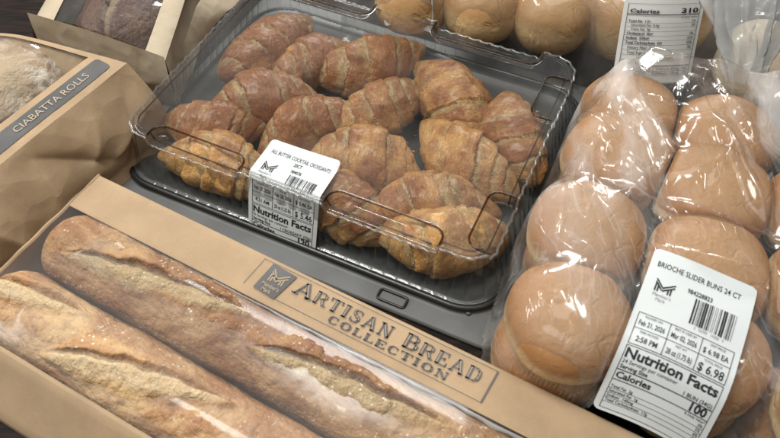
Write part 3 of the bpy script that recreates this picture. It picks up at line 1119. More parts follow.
# push overlapping croissants apart a little (each one a row of spheres) while they stay near their places
CR = [(c[0], c[1], c[2], c[3] * 1.10, c[4] * 1.12, c[5]) for c in CR]
C2 = np.array([[c[0], c[1], .0058 + c[4] * .80] for c in CR])
C0 = C2.copy()
for it in range(160):
    P, Rr, own = [], [], []
    for k, c in enumerate(CR):
        h = math.radians(c[2])
        for q in (-.66, -.33, 0, .33, .66):
            P.append(C2[k] + np.array([math.cos(h), math.sin(h), 0]) * q * c[3] / 2)
            Rr.append(c[4] * (1 - abs(q) ** 2.15) ** .6 * .77)
            own.append(k)
    P, Rr, own = np.array(P), np.array(Rr), np.array(own)
    mv = np.zeros_like(C2)
    D = P[:, None] - P[None]
    dist = np.linalg.norm(D, axis=2) + 1e-9
    pen = Rr[:, None] + Rr[None] - dist
    pen[own[:, None] == own[None]] = 0
    pen = np.clip(pen, 0, None)
    push = D / dist[..., None] * pen[..., None] * .12
    for i in range(len(P)):
        mv[own[i]] += push[i].sum(0)
    for k, c in enumerate(CR):
        h = math.radians(c[2])
        for q in (-.8, .8):
            e = C2[k, :2] + np.array([math.cos(h), math.sin(h)]) * q * c[3] / 2
            rr_ = c[4] * .45
            mv[k, 0] += max(0, .004 + rr_ - e[0]) * .3 - max(0, e[0] - (TW - .004 - rr_)) * .3
            mv[k, 1] += max(0, .004 + rr_ - e[1]) * .3 - max(0, e[1] - (TD - .004 - rr_)) * .3
        mv[k, 1] += max(0, .002 + c[4] - C2[k, 1]) * .3
    mv[:, :2] += (C0 - C2)[:, :2] * .14
    mv[:, 2] += (C0 - C2)[:, 2] * .10
    C2 += np.clip(mv, -.002, .002)
    for k, c in enumerate(CR):
        C2[k, 2] = np.clip(C2[k, 2], .0062 + c[4] * .78, TH - .001 - c[4] * 1.06)
for k, (c, p) in enumerate(zip(CR, C2)):
    make_croissant('croissant', c[5], tray_world(*p), TY + math.radians(c[2]), c[3], c[4], 11 + k * 3,
                   bend=(.10 if k % 2 else -.09), roll=rng.uniform(-.25, .25), bake=(.95, .8, .7, .35, .6, .95, .55, .75, .85, .40, .25, .20, .60, .45, .15)[k])

# flakes shed on the tray floor
fv, ff = [], []
rc = np.random.default_rng(77)
for k in range(420):
    a_, b_ = rc.uniform(.012, TW - .012), rc.uniform(.012, TD - .012)
    w_k, h0 = rc.uniform(.0006, .0026), rc.uniform(0, 2 * PI)
    b0 = len(fv)
    for q in range(5):
        an = h0 + q * 2 * PI / 5
        rr_ = w_k * rc.uniform(.5, 1.1)
        fv.append(tray_world(a_ + rr_ * math.cos(an), b_ + rr_ * .6 * math.sin(an), .0062 + rc.uniform(0, .0008)))
    ff.append(tuple(range(b0, b0 + 5)))
tag(mk('pastry_crumbs', fv, ff, plain('crumb_flake', (.56, .33, .14), .6), None, False), 'golden pastry flakes scattered on the smoked tray floor', 'crumbs', None, 'stuff')

# ================================================================== BAGUETTE SLEEVE
SY = math.radians(-28.6)
SO = np.array([-.248, .387])
cS, sS = math.cos(SY), math.sin(SY)
def sleeve_world(s, t, z):
    return (SO[0] + s * cS - t * sS, SO[1] + s * sS + t * cS, z)
sleeve = thing('bread_sleeve', 'kraft paper sleeve with a clear window and ARTISAN BREAD COLLECTION print, holding two baguettes', 'bread sleeve', (*SO, 0), SY)
SLEN, Z0 = .62, .0455
WN, WF = -.0372, -.156           # window from WF (near the viewer) to WN
def strip(name, prof, mat, parent, n=80, amp=.0006, s0=0.0, s1=SLEN, seed=0):
    prof = np.array(prof)
    s = np.linspace(s0, s1, n)
    Sg, K = np.meshgrid(s, np.arange(len(prof)), indexing='ij')
    T_, Zg = prof[K, 0], prof[K, 1]
    w = amp * 2 * fbm(np.stack([Sg * 14, T_ * 14, T_ * 0], -1), seed, 3)
    V = np.stack([Sg, T_, np.maximum(Zg + w * (Zg > .004), .0012)], -1)
    return mk(name, V.reshape(-1, 3), grid_faces(n, len(prof)), mat, parent)
def dens(prof, k):
    out = []
    for (a, b), (c, d) in zip(prof[:-1], prof[1:]):
        out += [(a + (c - a) * i / k, b + (d - b) * i / k) for i in range(k)]
    return out + [prof[-1]]
bandprof = dens([(.0, .0012), (.0, .0440), (-.0012, .0455), (-.0360, .0455), (WN, .0452), (WN + .0008, .0440)], 6)
strip('printed_band', bandprof, KRAFT, sleeve, amp=.0004)
strip('near_band', dens([(WF - .0010, .0450), (WF, .0462), (WF - .003, .0458), (-.1925, .008), (-.1935, .0012), (-.12, .0012), (0, .0013)], 6), KRAFT, sleeve, amp=.0007, seed=4)
# folded end panel at the left
ev = []
for i in range(26):
    t = -.193 * i / 25
    ztop = .0462 if t > WF else .0462 - (WF - t) / .0365 * .040
    bulge = .0015 * math.sin(i * .5)
    for j in range(8):
        ev.append((-.0012 - .0022 * math.sin(PI * j / 7) + bulge * .3, t, .0012 + (ztop - .0012) * j / 7))
mk('end_panel', ev, grid_faces(26, 8), KRAFT, sleeve)
# folded lip of the end panel and the sealed window film edge, glint painted milky
lipv = []
for i in range(40):
    t = -.150 * i / 39
    for j, (ds_, dz) in enumerate(((-.0022, .0440), (-.0012, .0462), (.0004, .0462), (.0014, .0446))):
        lipv.append((ds_ + .0002 * math.sin(i * .7), t, dz - .0004 + .0002 * math.sin(i * .9)))
mk('end_lip', lipv, grid_faces(40, 4), KRAFT, sleeve)
# print on the far band
pr, lt = Ink(), Ink()
BANDV = lambda u, w, z=.00025: np.stack([u, -w, np.full(len(u), Z0 + .0005 + z)], -1)
# label coordinates: u = s along the band, v = -t across it
t0, t1 = -.0003 + .0022, .0300
pr.rect(.1735, .0036, .3700, .0040)
pr.rect(.2010, .0300, .3690, .0304)
pr.quad([(.1715, .0300), (.1719, .0300), (.1739, .0036), (.1735, .0036)])
pr.quad([(.3685, .0304), (.3697, .0304), (.3712, .0036), (.3700, .0036)])
# shield-like logo patch with the pale M and its caption
pr.quad([(.1800, .0290), (.2000, .0310), (.2050, .0060), (.1822, .0042)])
class Sh(Ink):
    pass
lt.mlogo(.1856, .0080, .0150)
lt.text("Member's", .1918, .0243, .0032, 'c', .84, .02)
lt.text("Mark", .1908, .0286, .0032, 'c', .84, .02)
# slab-serif capitals from strokes: unit box 1 x 1, y up
GL = {
 'A': (1.0, [((.16, 0), (.48, 1), .09), ((.50, 1), (.84, 0), .21), ((.28, .33), (.70, .33), .09), ((.02, .04), (.34, .04), .09), ((.66, .04), (1.0, .04), .09)]),
 'R': (.98, [((.20, 0), (.20, 1), .21), ((.06, .04), (.38, .04), .09), ((.06, .96), (.60, .96), .09), ((.60, .96), (.74, .86), .12), ((.76, .88), (.76, .60), .19), ((.74, .62), (.58, .50), .12), ((.30, .49), (.62, .49), .09), ((.56, .50), (.80, .06), .20), ((.74, .04), (1.0, .04), .09)]),
 'T': (.92, [((.46, 0), (.46, 1), .21), ((.26, .04), (.66, .04), .09), ((.02, .96), (.90, .96), .09), ((.06, .72), (.06, .98), .08), ((.86, .72), (.86, .98), .08)]),
 'I': (.50, [((.25, 0), (.25, 1), .21), ((.05, .04), (.45, .04), .09), ((.05, .96), (.45, .96), .09)]),
 'S': (.80, [((.70, .68), (.70, .94), .07), ((.68, .86), (.50, .97), .10), ((.52, .96), (.26, .93), .10), ((.26, .95), (.15, .76), .17), ((.14, .78), (.34, .56), .17), ((.28, .60), (.60, .42), .19), ((.58, .46), (.66, .24), .18), ((.66, .26), (.52, .06), .12), ((.54, .04), (.26, .03), .10), ((.28, .02), (.12, .16), .10), ((.10, .04), (.10, .32), .07)]),
 'N': (1.0, [((.20, 0), (.20, 1), .09), ((.22, 1), (.78, .02), .21), ((.80, 0), (.80, 1), .09), ((.04, .04), (.36, .04), .09), ((.04, .96), (.30, .96), .09), ((.64, .96), (.96, .96), .09)]),
 'B': (.90, [((.20, 0), (.20, 1), .21), ((.06, .04), (.60, .04), .09), ((.06, .96), (.56, .96), .09), ((.54, .97), (.68, .82), .12), ((.68, .86), (.68, .64), .16), ((.68, .66), (.56, .52), .12), ((.30, .52), (.60, .52), .09), ((.58, .53), (.74, .38), .12), ((.74, .42), (.74, .16), .19), ((.74, .20), (.58, .03), .12)]),
 'E': (.84, [((.20, 0), (.20, 1), .21), ((.06, .04), (.78, .04), .09), ((.06, .96), (.74, .96), .09), ((.30, .51), (.56, .51), .09), ((.76, .02), (.76, .30), .08), ((.72, .72), (.72, .98), .08), ((.56, .38), (.56, .64), .08)]),
 'D': (.98, [((.20, 0), (.20, 1), .21), ((.06, .04), (.56, .04), .09), ((.06, .96), (.56, .96), .09), ((.54, .97), (.76, .80), .12), ((.76, .84), (.80, .50), .20), ((.80, .52), (.74, .16), .20), ((.76, .20), (.54, .03), .12)]),
 'C': (.88, [((.74, .66), (.74, .96), .08), ((.74, .82), (.56, .97), .10), ((.58, .96), (.34, .95), .10), ((.36, .97), (.18, .76), .15), ((.17, .80), (.17, .22), .20), ((.18, .24), (.36, .03), .15), ((.34, .05), (.60, .04), .10), ((.58, .03), (.78, .22), .10)]),
 'O': (.96, [((.36, .96), (.60, .96), .09), ((.36, .04), (.60, .04), .09), ((.38, .97), (.18, .76), .14), ((.17, .80), (.17, .20), .20), ((.18, .24), (.38, .03), .14), ((.58, .97), (.78, .76), .14), ((.79, .80), (.79, .20), .20), ((.78, .24), (.58, .03), .14)]),
 'L': (.80, [((.20, 0), (.20, 1), .21), ((.06, .96), (.38, .96), .09), ((.06, .04), (.74, .04), .09), ((.72, .02), (.72, .32), .08)]),
}
def slab(word, u0, u1, base, h, inks, inline=True):
    adv = sum(GL[c][0] if c != ' ' else .65 for c in word) + .10 * (len(word) - 1)
    kx = (u1 - u0) / adv
    x = u0
    for c in word:
        if c == ' ':
            x += (.65 + .10) * kx
            continue
        w, st = GL[c]
        for p, q, t in st:
            P, Q = (x + p[0] * kx, base - p[1] * h), (x + q[0] * kx, base - q[1] * h)
            t = t * 1.16
            inks[0].stroke(P, Q, t * (h + kx) / 2)
            if inline and t > .15:
                inks[1].stroke((P[0] * .9 + Q[0] * .1, P[1] * .9 + Q[1] * .1), (P[0] * .1 + Q[0] * .9, P[1] * .1 + Q[1] * .9), t * (h + kx) / 2 * .24)
        x += (w + .10) * kx
slab('A', .2075, .2250, .0188, .0122, (pr, lt))
slab('RTISAN', .2255, .2920, .0188, .0108, (pr, lt))
slab('B', .3010, .3140, .0188, .0122, (pr, lt))
slab('READ', .3145, .3625, .0188, .0108, (pr, lt))
slab('COLLECTION', .2440, .3420, .0276, .0060, (pr, lt), False)
shear = lambda u, w: u
prn = pr.build('band_print', lambda u, w: BANDV(u, w), PRINT, bpy.data.objects['printed_band'])
lt.build('band_print_pale', lambda u, w: BANDV(u, w, .0005), PRINT_LIGHT, bpy.data.objects['printed_band'])

# baguettes
make_loaf('baguette', 'darker baguette behind, next to the printed kraft band', 'baguette', sleeve_world(.0015, -.0590, .0020), SY - math.radians(1.0), .58, .0305, .0310, BAGU_DARK, 5,
          [(.030, .195, -.017, .011, .0115, .05), (.205, .360, -.011, .006, .0110, .07), (.385, .52, -.012, .012, .011, .06)], .024, lump=.05, pw=2.3)
make_loaf('baguette', 'paler golden baguette in front, next to the plain kraft edge', 'baguette', sleeve_world(.0010, -.1235, .0020), SY - math.radians(1.2), .58, .0315, .0320, BAGU, 9,
          [(-.03, .090, -.006, .016, .0105, .08), (.078, .225, -.022, .015, .0115, .10), (.225, .36, -.026, .014, .0115, .12), (.37, .50, -.015, .012, .010, .1)], .022, lump=.055, pw=2.3)
# window film, bulging a little over the loaves, with a row of air holes between them
def obst(X, Y):
    h = np.full(X.shape, -1.0)
    for (t, R, H) in ((-.061, .0318, .0545), (-.1255, .0328, .0560)):
        q = 1 - ((Y - t - (-.0175 * 1.0) * (X - .1) * .55) / R) ** 2
        h = np.where(q > 0, np.maximum(h, H * np.sqrt(np.clip(q, 0, 1)) * .62 + H * .36), h)
    return h * sstep(-.01, .05, X)
xs, ys, X, Y, H, ins = membrane(0.0, SLEN, WF, WN, .0022, obst, lambda X, Y: (Y > WF + .002) & (Y < WN - .002) & (X > .002), .0450, 400)
H = blur(H, 3)
H = H + .0005 * fbm(np.stack([X * 6, Y * 60, X * 0], -1), 6, 2)
wf = film_mesh('window_film', xs, ys, X, Y, H, np.ones(X.shape, bool), WINFILM, sleeve)
sv_ = []
for i in range(120):
    s_ = .150 + (SLEN - .152) * i / 119
    wv = .0026 * min(1, i / 30) * (1 + .25 * math.sin(i * .45) + .2 * math.sin(i * 1.3))
    for j in range(6):
        q = j / 5
        sv_.append((s_, WN - .0020 - wv * q, .0462 + .0016 * math.sin(q * PI) + .0005 * math.sin(i * .6)))
mk('film_seam', sv_, grid_faces(120, 6), SEAMFILM, wf)
dv, df = [], []
for k in range(70):
    s_ = .06 + k * .0062
    for t_ in (-.0935 - .02 * (s_ - .06) * 1.2,):
        z = float(bilerp(xs, ys, H, np.array([s_]), np.array([t_]))[0]) + .0003
        b = len(dv)
        dv += [(s_ + .00055 * math.cos(a), t_ + .00055 * math.sin(a), z) for a in np.linspace(0, 2 * PI, 9)[:-1]]
        df.append(tuple(range(b, b + 8)))
mk('air_holes', dv, df, BLACK, wf, False)

# ================================================================== CIABATTA BAG
def frame2(O, d):
    d = np.array(d, float); d /= np.linalg.norm(d)
    return math.atan2(d[1], d[0])
CO = np.array([-.311, .368])
CA = frame2(CO, (.074, .121))
cC, sC = math.cos(CA), math.sin(CA)
def ciab_world(a, b, z):
    return (CO[0] + a * cC - b * sC, CO[1] + a * sC + b * cC, z)
cbag = thing('ciabatta_bag', 'kraft paper bag with clear window and dark CIABATTA ROLLS strip', 'bread bag', (*CO, 0), CA)
A0, A1, BW, BH = -.12, .142, .19, .080
def crease(P, seed, amp):
    P = np.asarray(P)
    return amp * (ridged(P * 16, seed, 3) - .6) + amp * .8 * fbm(P * 40, seed + 3, 3)
def paper_patch(fn, nu, nv):
    U, Vv = np.meshgrid(np.linspace(0, 1, nu), np.linspace(0, 1, nv), indexing='ij')
    return fn(U, Vv), grid_faces(nu, nv)
def c_top_z(a, b):
    return BH + .004 * np.sin(np.clip(b / BW, 0, 1) * PI) - .012 * sstep(.10, .19, b) + .0016 * fbm(np.stack([a * 22, b * 22, a * 0], -1), 31, 3)
parts_v, parts_f, nb_ = [], [], 0
def addp(P, Fc):
    global nb_
    parts_v.append(P.reshape(-1, 3)); parts_f.append(Fc + nb_); nb_ += P.reshape(-1, 3).shape[0]
endslant = lambda b: A1 - .24 * b
# top strip between the ridge and the window
def f_top(U, W):
    b = W * .0335
    a = A0 + (endslant(b) - A0) * U
    return np.stack([a, b, c_top_z(a, b)], -1)
addp(*paper_patch(f_top, 90, 16))
# side wall from the ridge down to the table, creased
def f_side(U, W):
    a = A0 + (A1 - A0) * U
    z = c_top_z(a, a * 0) * (1 - W)
    z = np.maximum(z, .001)
    P3 = np.stack([a, a * 0, z], -1)
    W2 = W
    bulge = .015 * np.sin(W ** .8 * PI) ** 1.1
    fade = np.sin(np.clip(W * 1.08, 0, 1) * PI) ** .6
    cus = 0
    for (ax0, az0, bx, bz, am, wd, ln) in ((.02, .072, .075, .030, -.010, .010, .05), (.075, .030, .125, .050, .007, .012, .05), (.02, .072, .000, .010, .008, .014, .05),
                                           (.125, .078, .085, .004, -.006, .012, .05), (-.05, .07, -.02, .01, .007, .012, .05), (.040, .018, .110, .012, -.006, .008, .05), (.09, .075, .06, .04, .005, .008, .03)):
        dx, dz = bx - ax0, bz - az0
        t_ = np.clip(((a - ax0) * dx + (z - az0) * dz) / (dx * dx + dz * dz), 0, 1)
        dd = np.hypot(a - ax0 - t_ * dx, z - az0 - t_ * dz)
        cus = cus + am * np.exp(-dd / wd)
    off = bulge + .036 * W ** 1.3 + (cus + .5 * crease(P3, 41, .004)) * fade
    return np.stack([a, -off, z], -1)
addp(*paper_patch(f_side, 140, 60)[:1], grid_faces(140, 60)[:, ::-1])
# far end: gusset folded inwards
def f_end(U, W):
    b = U * .16
    z = np.maximum(c_top_z(b * 0 + A1, b) * (1 - W), .001)
    a = endslant(b) - .035 * np.sin(W * PI) * np.sin(np.clip(U * 1.0, 0, 1) * PI) ** .7
    return np.stack([a, b, z], -1)
addp(*paper_patch(f_end, 40, 30))
# left strip beyond the window and the left side
def f_left(U, W):
    b = .150 + W * .04
    a = A0 + (endslant(b) - A0) * U
    return np.stack([a, b, c_top_z(a, b) - .045 * W ** 2], -1)
addp(*paper_patch(f_left, 60, 10))
# narrow strip over the far end
def f_far(U, W):
    b = .0335 + U * .1165
    a = endslant(b) - .006 * W * (1 - .5 * U)
    return np.stack([a, b, c_top_z(a, b)], -1)
addp(*paper_patch(f_far, 30, 5))
body = mk('paper_body', np.vstack(parts_v), np.vstack(parts_f), KRAFT_BAG, cbag)
# dark printed strip with pale lettering, on the top strip
STRIP = Ink()
def rr_poly(ink_, u0, v0, u1, v1, r, n=8):
    N = 40
    prev = None
    for i in range(N + 1):
        t = .5 - .5 * math.cos(PI * i / N)
        u = u0 + (u1 - u0) * t
        d = min(u - u0, u1 - u)
        ins = 0 if d >= r else r - math.sqrt(max(0, r * r - (r - d) ** 2))
        cur = [(u, v0 + ins + (v1 - v0 - 2 * ins) * j / 6) for j in range(7)]
        if prev:
            for j in range(6):
                ink_.quad([prev[j + 1], cur[j + 1], cur[j], prev[j]])
        prev = cur
CTOP = lambda u, w, z=.0005: np.stack([u, .0335 - w, c_top_z(u, .0335 - w) + z], -1)
rr_poly(STRIP, -.030, .0075, .1310, .0255, .004)
st = STRIP.build('name_strip', CTOP, PRINT, cbag)
tx = Ink()
tx.text('CIABATTA ROLLS', .0300, .0198, .0070, 'l', bold=.0, width=.081)
tx.build('strip_lettering', lambda u, w: CTOP(u, w, .0011), KRAFT_PALE, st)
# rolls inside and the window over them
CB = [(.045, .098, .040, .062, .030, 'pale', 'floury pale ciabatta roll at the far end of the kraft bag window'),
      (-.048, .098, .036, .058, .030, 'brown', 'brown crusted ciabatta roll under the near part of the kraft bag window')]
def make_ciabatta(label, a, b, z, R, hu, mat, seed, el=1.0, rz=0.0):
    V, Fc, h = bun_shape(R, hu, hu * .9, seed, .10, 2.8)
    V = V * [el, 1, 1]
    n = fbm(V * 55, seed, 4)
    V = V * (1 + .09 * n[:, None])
    cr_ = .55 * sstep(.0, .30, n + .1 * (h - .5)) * sstep(.4, .8, h)
    o = mk('ciabatta_roll', V, Fc, mat, None, True, {'crumb': cr_, 'ear': cr_ * 0, 'low': 1 - sstep(.1, .5, h)})
    o.location = ciab_world(a, b, z)
    o.rotation_euler = (0, 0, CA + rz)
    return tag(o, label, 'bread roll', 'ciabatta rolls in the kraft bag')
make_ciabatta('floury pale ciabatta roll at the far end of the kraft bag window', .083, .098, .046, .056, .036, CIAB, 3, .92)
make_ciabatta('brown crusted ciabatta roll in the near part of the kraft bag window', -.030, .100, .046, .060, .037, CIAB_BROWN, 8, .98)
obc = bun_top([(.083, .098, .046, .056, .040), (-.030, .100, .046, .060, .041)])
xs, ys, X, Y, H, ins = membrane(A0, A1, .031, .152, .0022, obc, lambda X, Y: (Y > .0345) & (Y < .150) & (X < endslant(Y) - .005) & (X > A0 + .002), .0805, 300)
keep = X < endslant(Y) - .002
base_z = c_top_z(X, Y) - .0006
H = np.maximum(np.where(ins, blur(H, 2), base_z), base_z)
H = H + np.where(ins, .0022 * (ridged(np.stack([X * 40, Y * 40, X * 0], -1), 12, 3) - .62), 0)
film_mesh('window_film', xs, ys, X, Y, H, keep, BACKFILM, cbag)

# ================================================================== BROWN LOAF BAG
LO = np.array([-.3575, .5746])
LAa = frame2(LO, (.127, -.057))
cL, sL = math.cos(LAa), math.sin(LAa)
def lb(a, b, z):
    """bag coordinates, sheared: the bag lies a little askew"""
    return np.stack(np.broadcast_arrays(a - .42 * b, b, z), -1)
lbag = thing('loaf_bag', 'pale kraft bag with a window over a dark brown loaf', 'bread bag', (*LO, 0), LAa)
LWD, LDP, LHT = .162, .24, .070
parts_v, parts_f, nb_ = [], [], 0
def z2(a, b):
    return LHT + .003 * np.sin(a / LWD * PI) + .0015 * fbm(np.stack([a * 24, b * 24, a * 0], -1), 55, 3)
def g_front(U, W):
    a = U * LWD
    z = np.maximum(z2(a, a * 0) * (1 - W), .001)
    P3 = np.stack([a, a * 0, z], -1)
    return lb(a, -.004 * np.sin(W * PI) - crease(P3, 60, .003) * np.sin(W * PI), z)
addp(paper_patch(g_front, 90, 40)[0], grid_faces(90, 40)[:, ::-1])
def g_left(U, W):
    a = W * .034
    b = U * LDP
    return lb(a, b, z2(a, b) - .014 * (1 - W) ** 3)
addp(*paper_patch(g_left, 60, 10))
def g_right(U, W):
    a = .1415 + W * (LWD - .1415)
    b = U * LDP
    return lb(a, b, z2(a, b) - .004 * W ** 3)
addp(*paper_patch(g_right, 60, 12))
def g_lside(U, W):
    b = U * LDP
    z = np.maximum((z2(b * 0, b) - .014) * (1 - W), .001)
    return lb(-.010 * np.sin(W * PI), b, z)
addp(*paper_patch(g_lside, 40, 16))
def g_rside(U, W):
    b = U * LDP
    z = np.maximum((z2(b * 0 + LWD, b) - .004) * (1 - W), .001)
    fold = .012 * np.sin(W * PI) * np.sin(np.clip(U * 1.15, 0, 1) * PI) ** .8
    return lb(LWD - fold, b, z)
addp(*paper_patch(g_rside, 50, 24))
mk('paper_body', np.vstack(parts_v), np.vstack(parts_f), KRAFT_PALE, lbag)
# the folded end flap, catching the light
def g_flap(U, W):
    q = np.array([[-.196, .535, .066], [-.186, .566, .040], [-.186, .660, .064], [-.152, .660, .044]])
    P = (q[0] * (1 - U)[..., None] + q[2] * U[..., None]) * (1 - W)[..., None] + (q[1] * (1 - U)[..., None] + q[3] * U[..., None]) * W[..., None]
    P[..., 2] += crease(P, 71, .005) + .004 * np.sin(U * 5)
    x, y = P[..., 0] - LO[0], P[..., 1] - LO[1]
    return np.stack([x * cL + y * sL, -x * sL + y * cL, P[..., 2]], -1)
P, Fc = paper_patch(g_flap, 50, 30)
mk('end_flap', P.reshape(-1, 3), Fc, KRAFT_PALE, lbag)
obl = lambda X, Y: np.full(X.shape, .05)
U, W = np.meshgrid(np.linspace(0, 1, 60), np.linspace(0, 1, 80), indexing='ij')
a, b = .032 + U * .111, .001 + W * (LDP - .002)
zz = z2(a, b) - .0012 + .003 * np.sin(U * PI) + .0016 * (ridged(np.stack([a * 35, b * 20, a * 0], -1), 4, 3) - .6)
mk('window_film', lb(a, b, zz).reshape(-1, 3), grid_faces(60, 80), BACKFILM, lbag)
ld = math.atan2(1, -.42) + LAa
p0 = lb(np.array(.088), np.array(.012), np.array(0.0))
lw0 = (LO[0] + p0[0] * cL - p0[1] * sL, LO[1] + p0[0] * sL + p0[1] * cL, .002)
make_loaf('brown_loaf', 'dark brown loaf with a pale split, inside the pale kraft bag', 'loaf', lw0, ld, .23, .053, .0395, LOAF, 23,
          [(-.03, .20, .004, .000, .0075, .02)], .035, lump=.03, pw=2.6, nt=260)

# ================================================================== BRIOCHE SLIDER BAG
sbag = thing('slider_bun_bag', 'clear plastic bag of brioche slider buns with white price label, tail gathered at the back', 'bun bag')
BUNS = [  # x, y, R, label
    (.1235, .2325, .0390, 'brioche bun at the left front corner of the bag, left of the label'),
    (.148, .305, .0395, 'brioche bun behind the left front corner bun, along the left side of the bag'),
    (.187, .380, .0405, 'brioche bun third along the left side of the bag, under the white glare'),
    (.252, .343, .0420, 'wide brioche bun in the middle of the bag under the long film folds'),
    (.228, .272, .0405, 'brioche bun just above the top edge of the white label'),
    (.214, .211, .0375, 'brioche bun hidden under the white label'),
    (.215, .452, .0390, 'brioche bun in the shaded back left of the bag'),
    (.290, .422, .0400, 'brioche bun in the back row near the gathered tail'),
    (.330, .322, .0400, 'brioche bun at the right side of the bag level with the wide middle bun'),
    (.307, .247, .0400, 'brioche bun at the right side of the bag beside the label top corner'),
    (.291, .163, .0405, 'brioche bun at the right front of the bag beside the label bottom'),
]
ZT, HU, HL = .0700, .0270, .0210
for k, (x, y, R, lb_) in enumerate(BUNS):
    make_bun('brioche_bun', lb_, (x, y, ZT - (.010 if 'hidden' in lb_ else .020 if 'back' in lb_ else 0)), R * 1.14, HU, HL, BUN, 40 + k, 'bun', 'brioche slider buns, upper layer', rng.uniform(.0, .10), rng.uniform(-.06, .06), rng.uniform(0, 3), near=[(b_[0], b_[1]) for b_ in BUNS if b_[3] != lb_])
LOWB = [(.118, .232, 'brioche bun in the lower layer at the left front corner of the bag'), (.152, .310, 'brioche bun in the lower layer along the left side of the bag'),
        (.208, .208, 'brioche bun in the lower layer under the label'), (.190, .386, 'brioche bun in the lower layer at the back left'),
        (.240, .290, 'brioche bun in the lower layer in the middle of the bag'), (.290, .175, 'brioche bun in the lower layer at the right front')]
for k, (x, y, lb_) in enumerate(LOWB):
    make_bun('brioche_bun', lb_, (x, y, .0215), .0430, .0275, .0195, BUN, 70 + k, 'bun', 'brioche slider buns, lower layer', 0, 0, rng.uniform(0, 3), near=[(b_[0], b_[1]) for b_ in LOWB if b_[2] != lb_])
poly = [(.066, .2175), (.070, .246), (.098, .320), (.140, .398), (.168, .465), (.215, .498), (.305, .470), (.345, .440), (.382, .330), (.362, .225), (.345, .110), (.262, .1090), (.130, .1815), (.090, .2035)]
obs = bun_top([(x, y, ZT - (.010 if 'hidden' in l else .020 if 'back' in l else 0), R * 1.17, HU + .0050) for x, y, R, l in BUNS] + [(x, y, .0215, .0395, .0275) for x, y, _ in LOWB])
xs, ys, X, Y, H, ins = membrane(.062, .396, .098, .510, .0014, obs, polyin(poly), .002, 1100, .00002)
# price label: its profile down the pile, then the film is pressed under it
SLD = math.radians(-27.6)
su, sd = np.array([math.cos(SLD), math.sin(SLD)]), np.array([math.sin(SLD), -math.cos(SLD)])
STL = np.array([.1840, .2735])
SW_, SH_ = .0695, .128
ds = np.linspace(0, .125, 260)
def sl_prof(d):
    z = .1012 - .004 * sstep(.03, .075, d) - .013 * sstep(.066, .098, d) - .058 * np.clip((d - .082) / .038, 0, 1) ** 1.7
    return .0525 + .5 * (z - .0525 + np.sqrt((z - .0525) ** 2 + .006 ** 2))
zz = sl_prof(ds)
arc_s = np.concatenate([[0], np.cumsum(np.hypot(np.diff(ds), np.diff(zz)))])
def slider_label(u, vv, off=0.0):
    d = np.interp(vv, arc_s, ds)
    z = sl_prof(d) + off
    curl = .0005 * np.sin(u * 95 + vv * 40) * np.sin(vv * 48 + 1) + .0030 * np.sin(np.clip(u / SW_, 0, 1) * PI) * sstep(.05, .11, d) + .0015 * np.sin(u / SW_ * PI)
    x = STL[0] + su[0] * u + sd[0] * d
    y = STL[1] + su[1] * u + sd[1] * d
    return np.stack([x, y, z + curl - .0022 * (u / SW_)], -1)
lu = (X - STL[0]) * su[0] + (Y - STL[1]) * su[1]
ldd = (X - STL[0]) * sd[0] + (Y - STL[1]) * sd[1]
md = np.maximum(np.maximum(-lu, lu - SW_), np.maximum(-ldd, ldd - .118))
under = sstep(.006, -.001, md)
# folds of the loose film
Hf = np.zeros(X.shape)
folds = [([(.196, .455), (.192, .408), (.205, .366), (.212, .340)], .010, .015), ([(.212, .340), (.226, .352), (.236, .380), (.240, .430)], .010, .015),
         ([(.238, .440), (.246, .385), (.262, .330), (.270, .295)], .008, .008), ([(.255, .445), (.275, .385), (.282, .330)], .006, .007),
         ([(.310, .455), (.322, .400), (.330, .350)], .009, .010), ([(.150, .410), (.166, .372), (.168, .345)], .007, .009),
         ([(.128, .335), (.120, .296), (.112, .265)], .005, .006), ([(.200, .300), (.190, .312), (.165, .318)], .005, .007),
         ([(.105, .262), (.098, .235), (.097, .215)], .004, .005), ([(.176, .352), (.184, .335), (.190, .315)], .005, .006),
         ([(.280, .300), (.268, .262), (.262, .225)], .005, .006), ([(.290, .205), (.272, .190), (.256, .185)], .005, .007)]
for pts, am, w in folds:
    Hf = np.maximum(Hf, ridge(X, Y, pts, am, w))
free = np.clip(H - np.maximum(obs(X, Y), 0), 0, .02) / .02
ca, sa = math.cos(.42), math.sin(.42)
Xr, Yr = X * ca - Y * sa, X * sa + Y * ca
wn = fbm(np.stack([X * 9, Y * 9, X * 0], -1), 79, 2)
r1 = ridged(np.stack([Xr * 20 + wn * 2.4, Yr * 4.0 + wn * 1.2, X * 0], -1), 77, 1)
r2 = ridged(np.stack([Xr * 8 + wn, Yr * 22 + Xr * 6 + wn * 2, X * 0 + 3], -1), 81, 1)
wr = .012 * np.clip(r1 - .70, 0, 1) + .007 * np.clip(r2 - .74, 0, 1) + .006 * free * wn
edge_d = np.full(X.shape, 9.0)
for (xa, ya), (xb, yb) in zip(poly, poly[1:] + poly[:1]):
    dx, dy = xb - xa, yb - ya
    t_ = np.clip(((X - xa) * dx + (Y - ya) * dy) / (dx * dx + dy * dy), 0, 1)
    edge_d = np.minimum(edge_d, np.hypot(X - xa - t_ * dx, Y - ya - t_ * dy))
tent = np.where(ins, (.1035 + .008 * sstep(.33, .44, Y)) * np.clip(edge_d / .026, 0, 1) ** .55 * sstep(.24, .36, Y + .12 * (X - .15)), 0)
H = np.maximum(np.maximum(blur(H, 4), np.where(ins, blur(H, 110) + .0045, 0)), tent) + .0010
H = blur(H, 9)
def tri(q):
    return np.abs((q % 1.0) * 2 - 1)
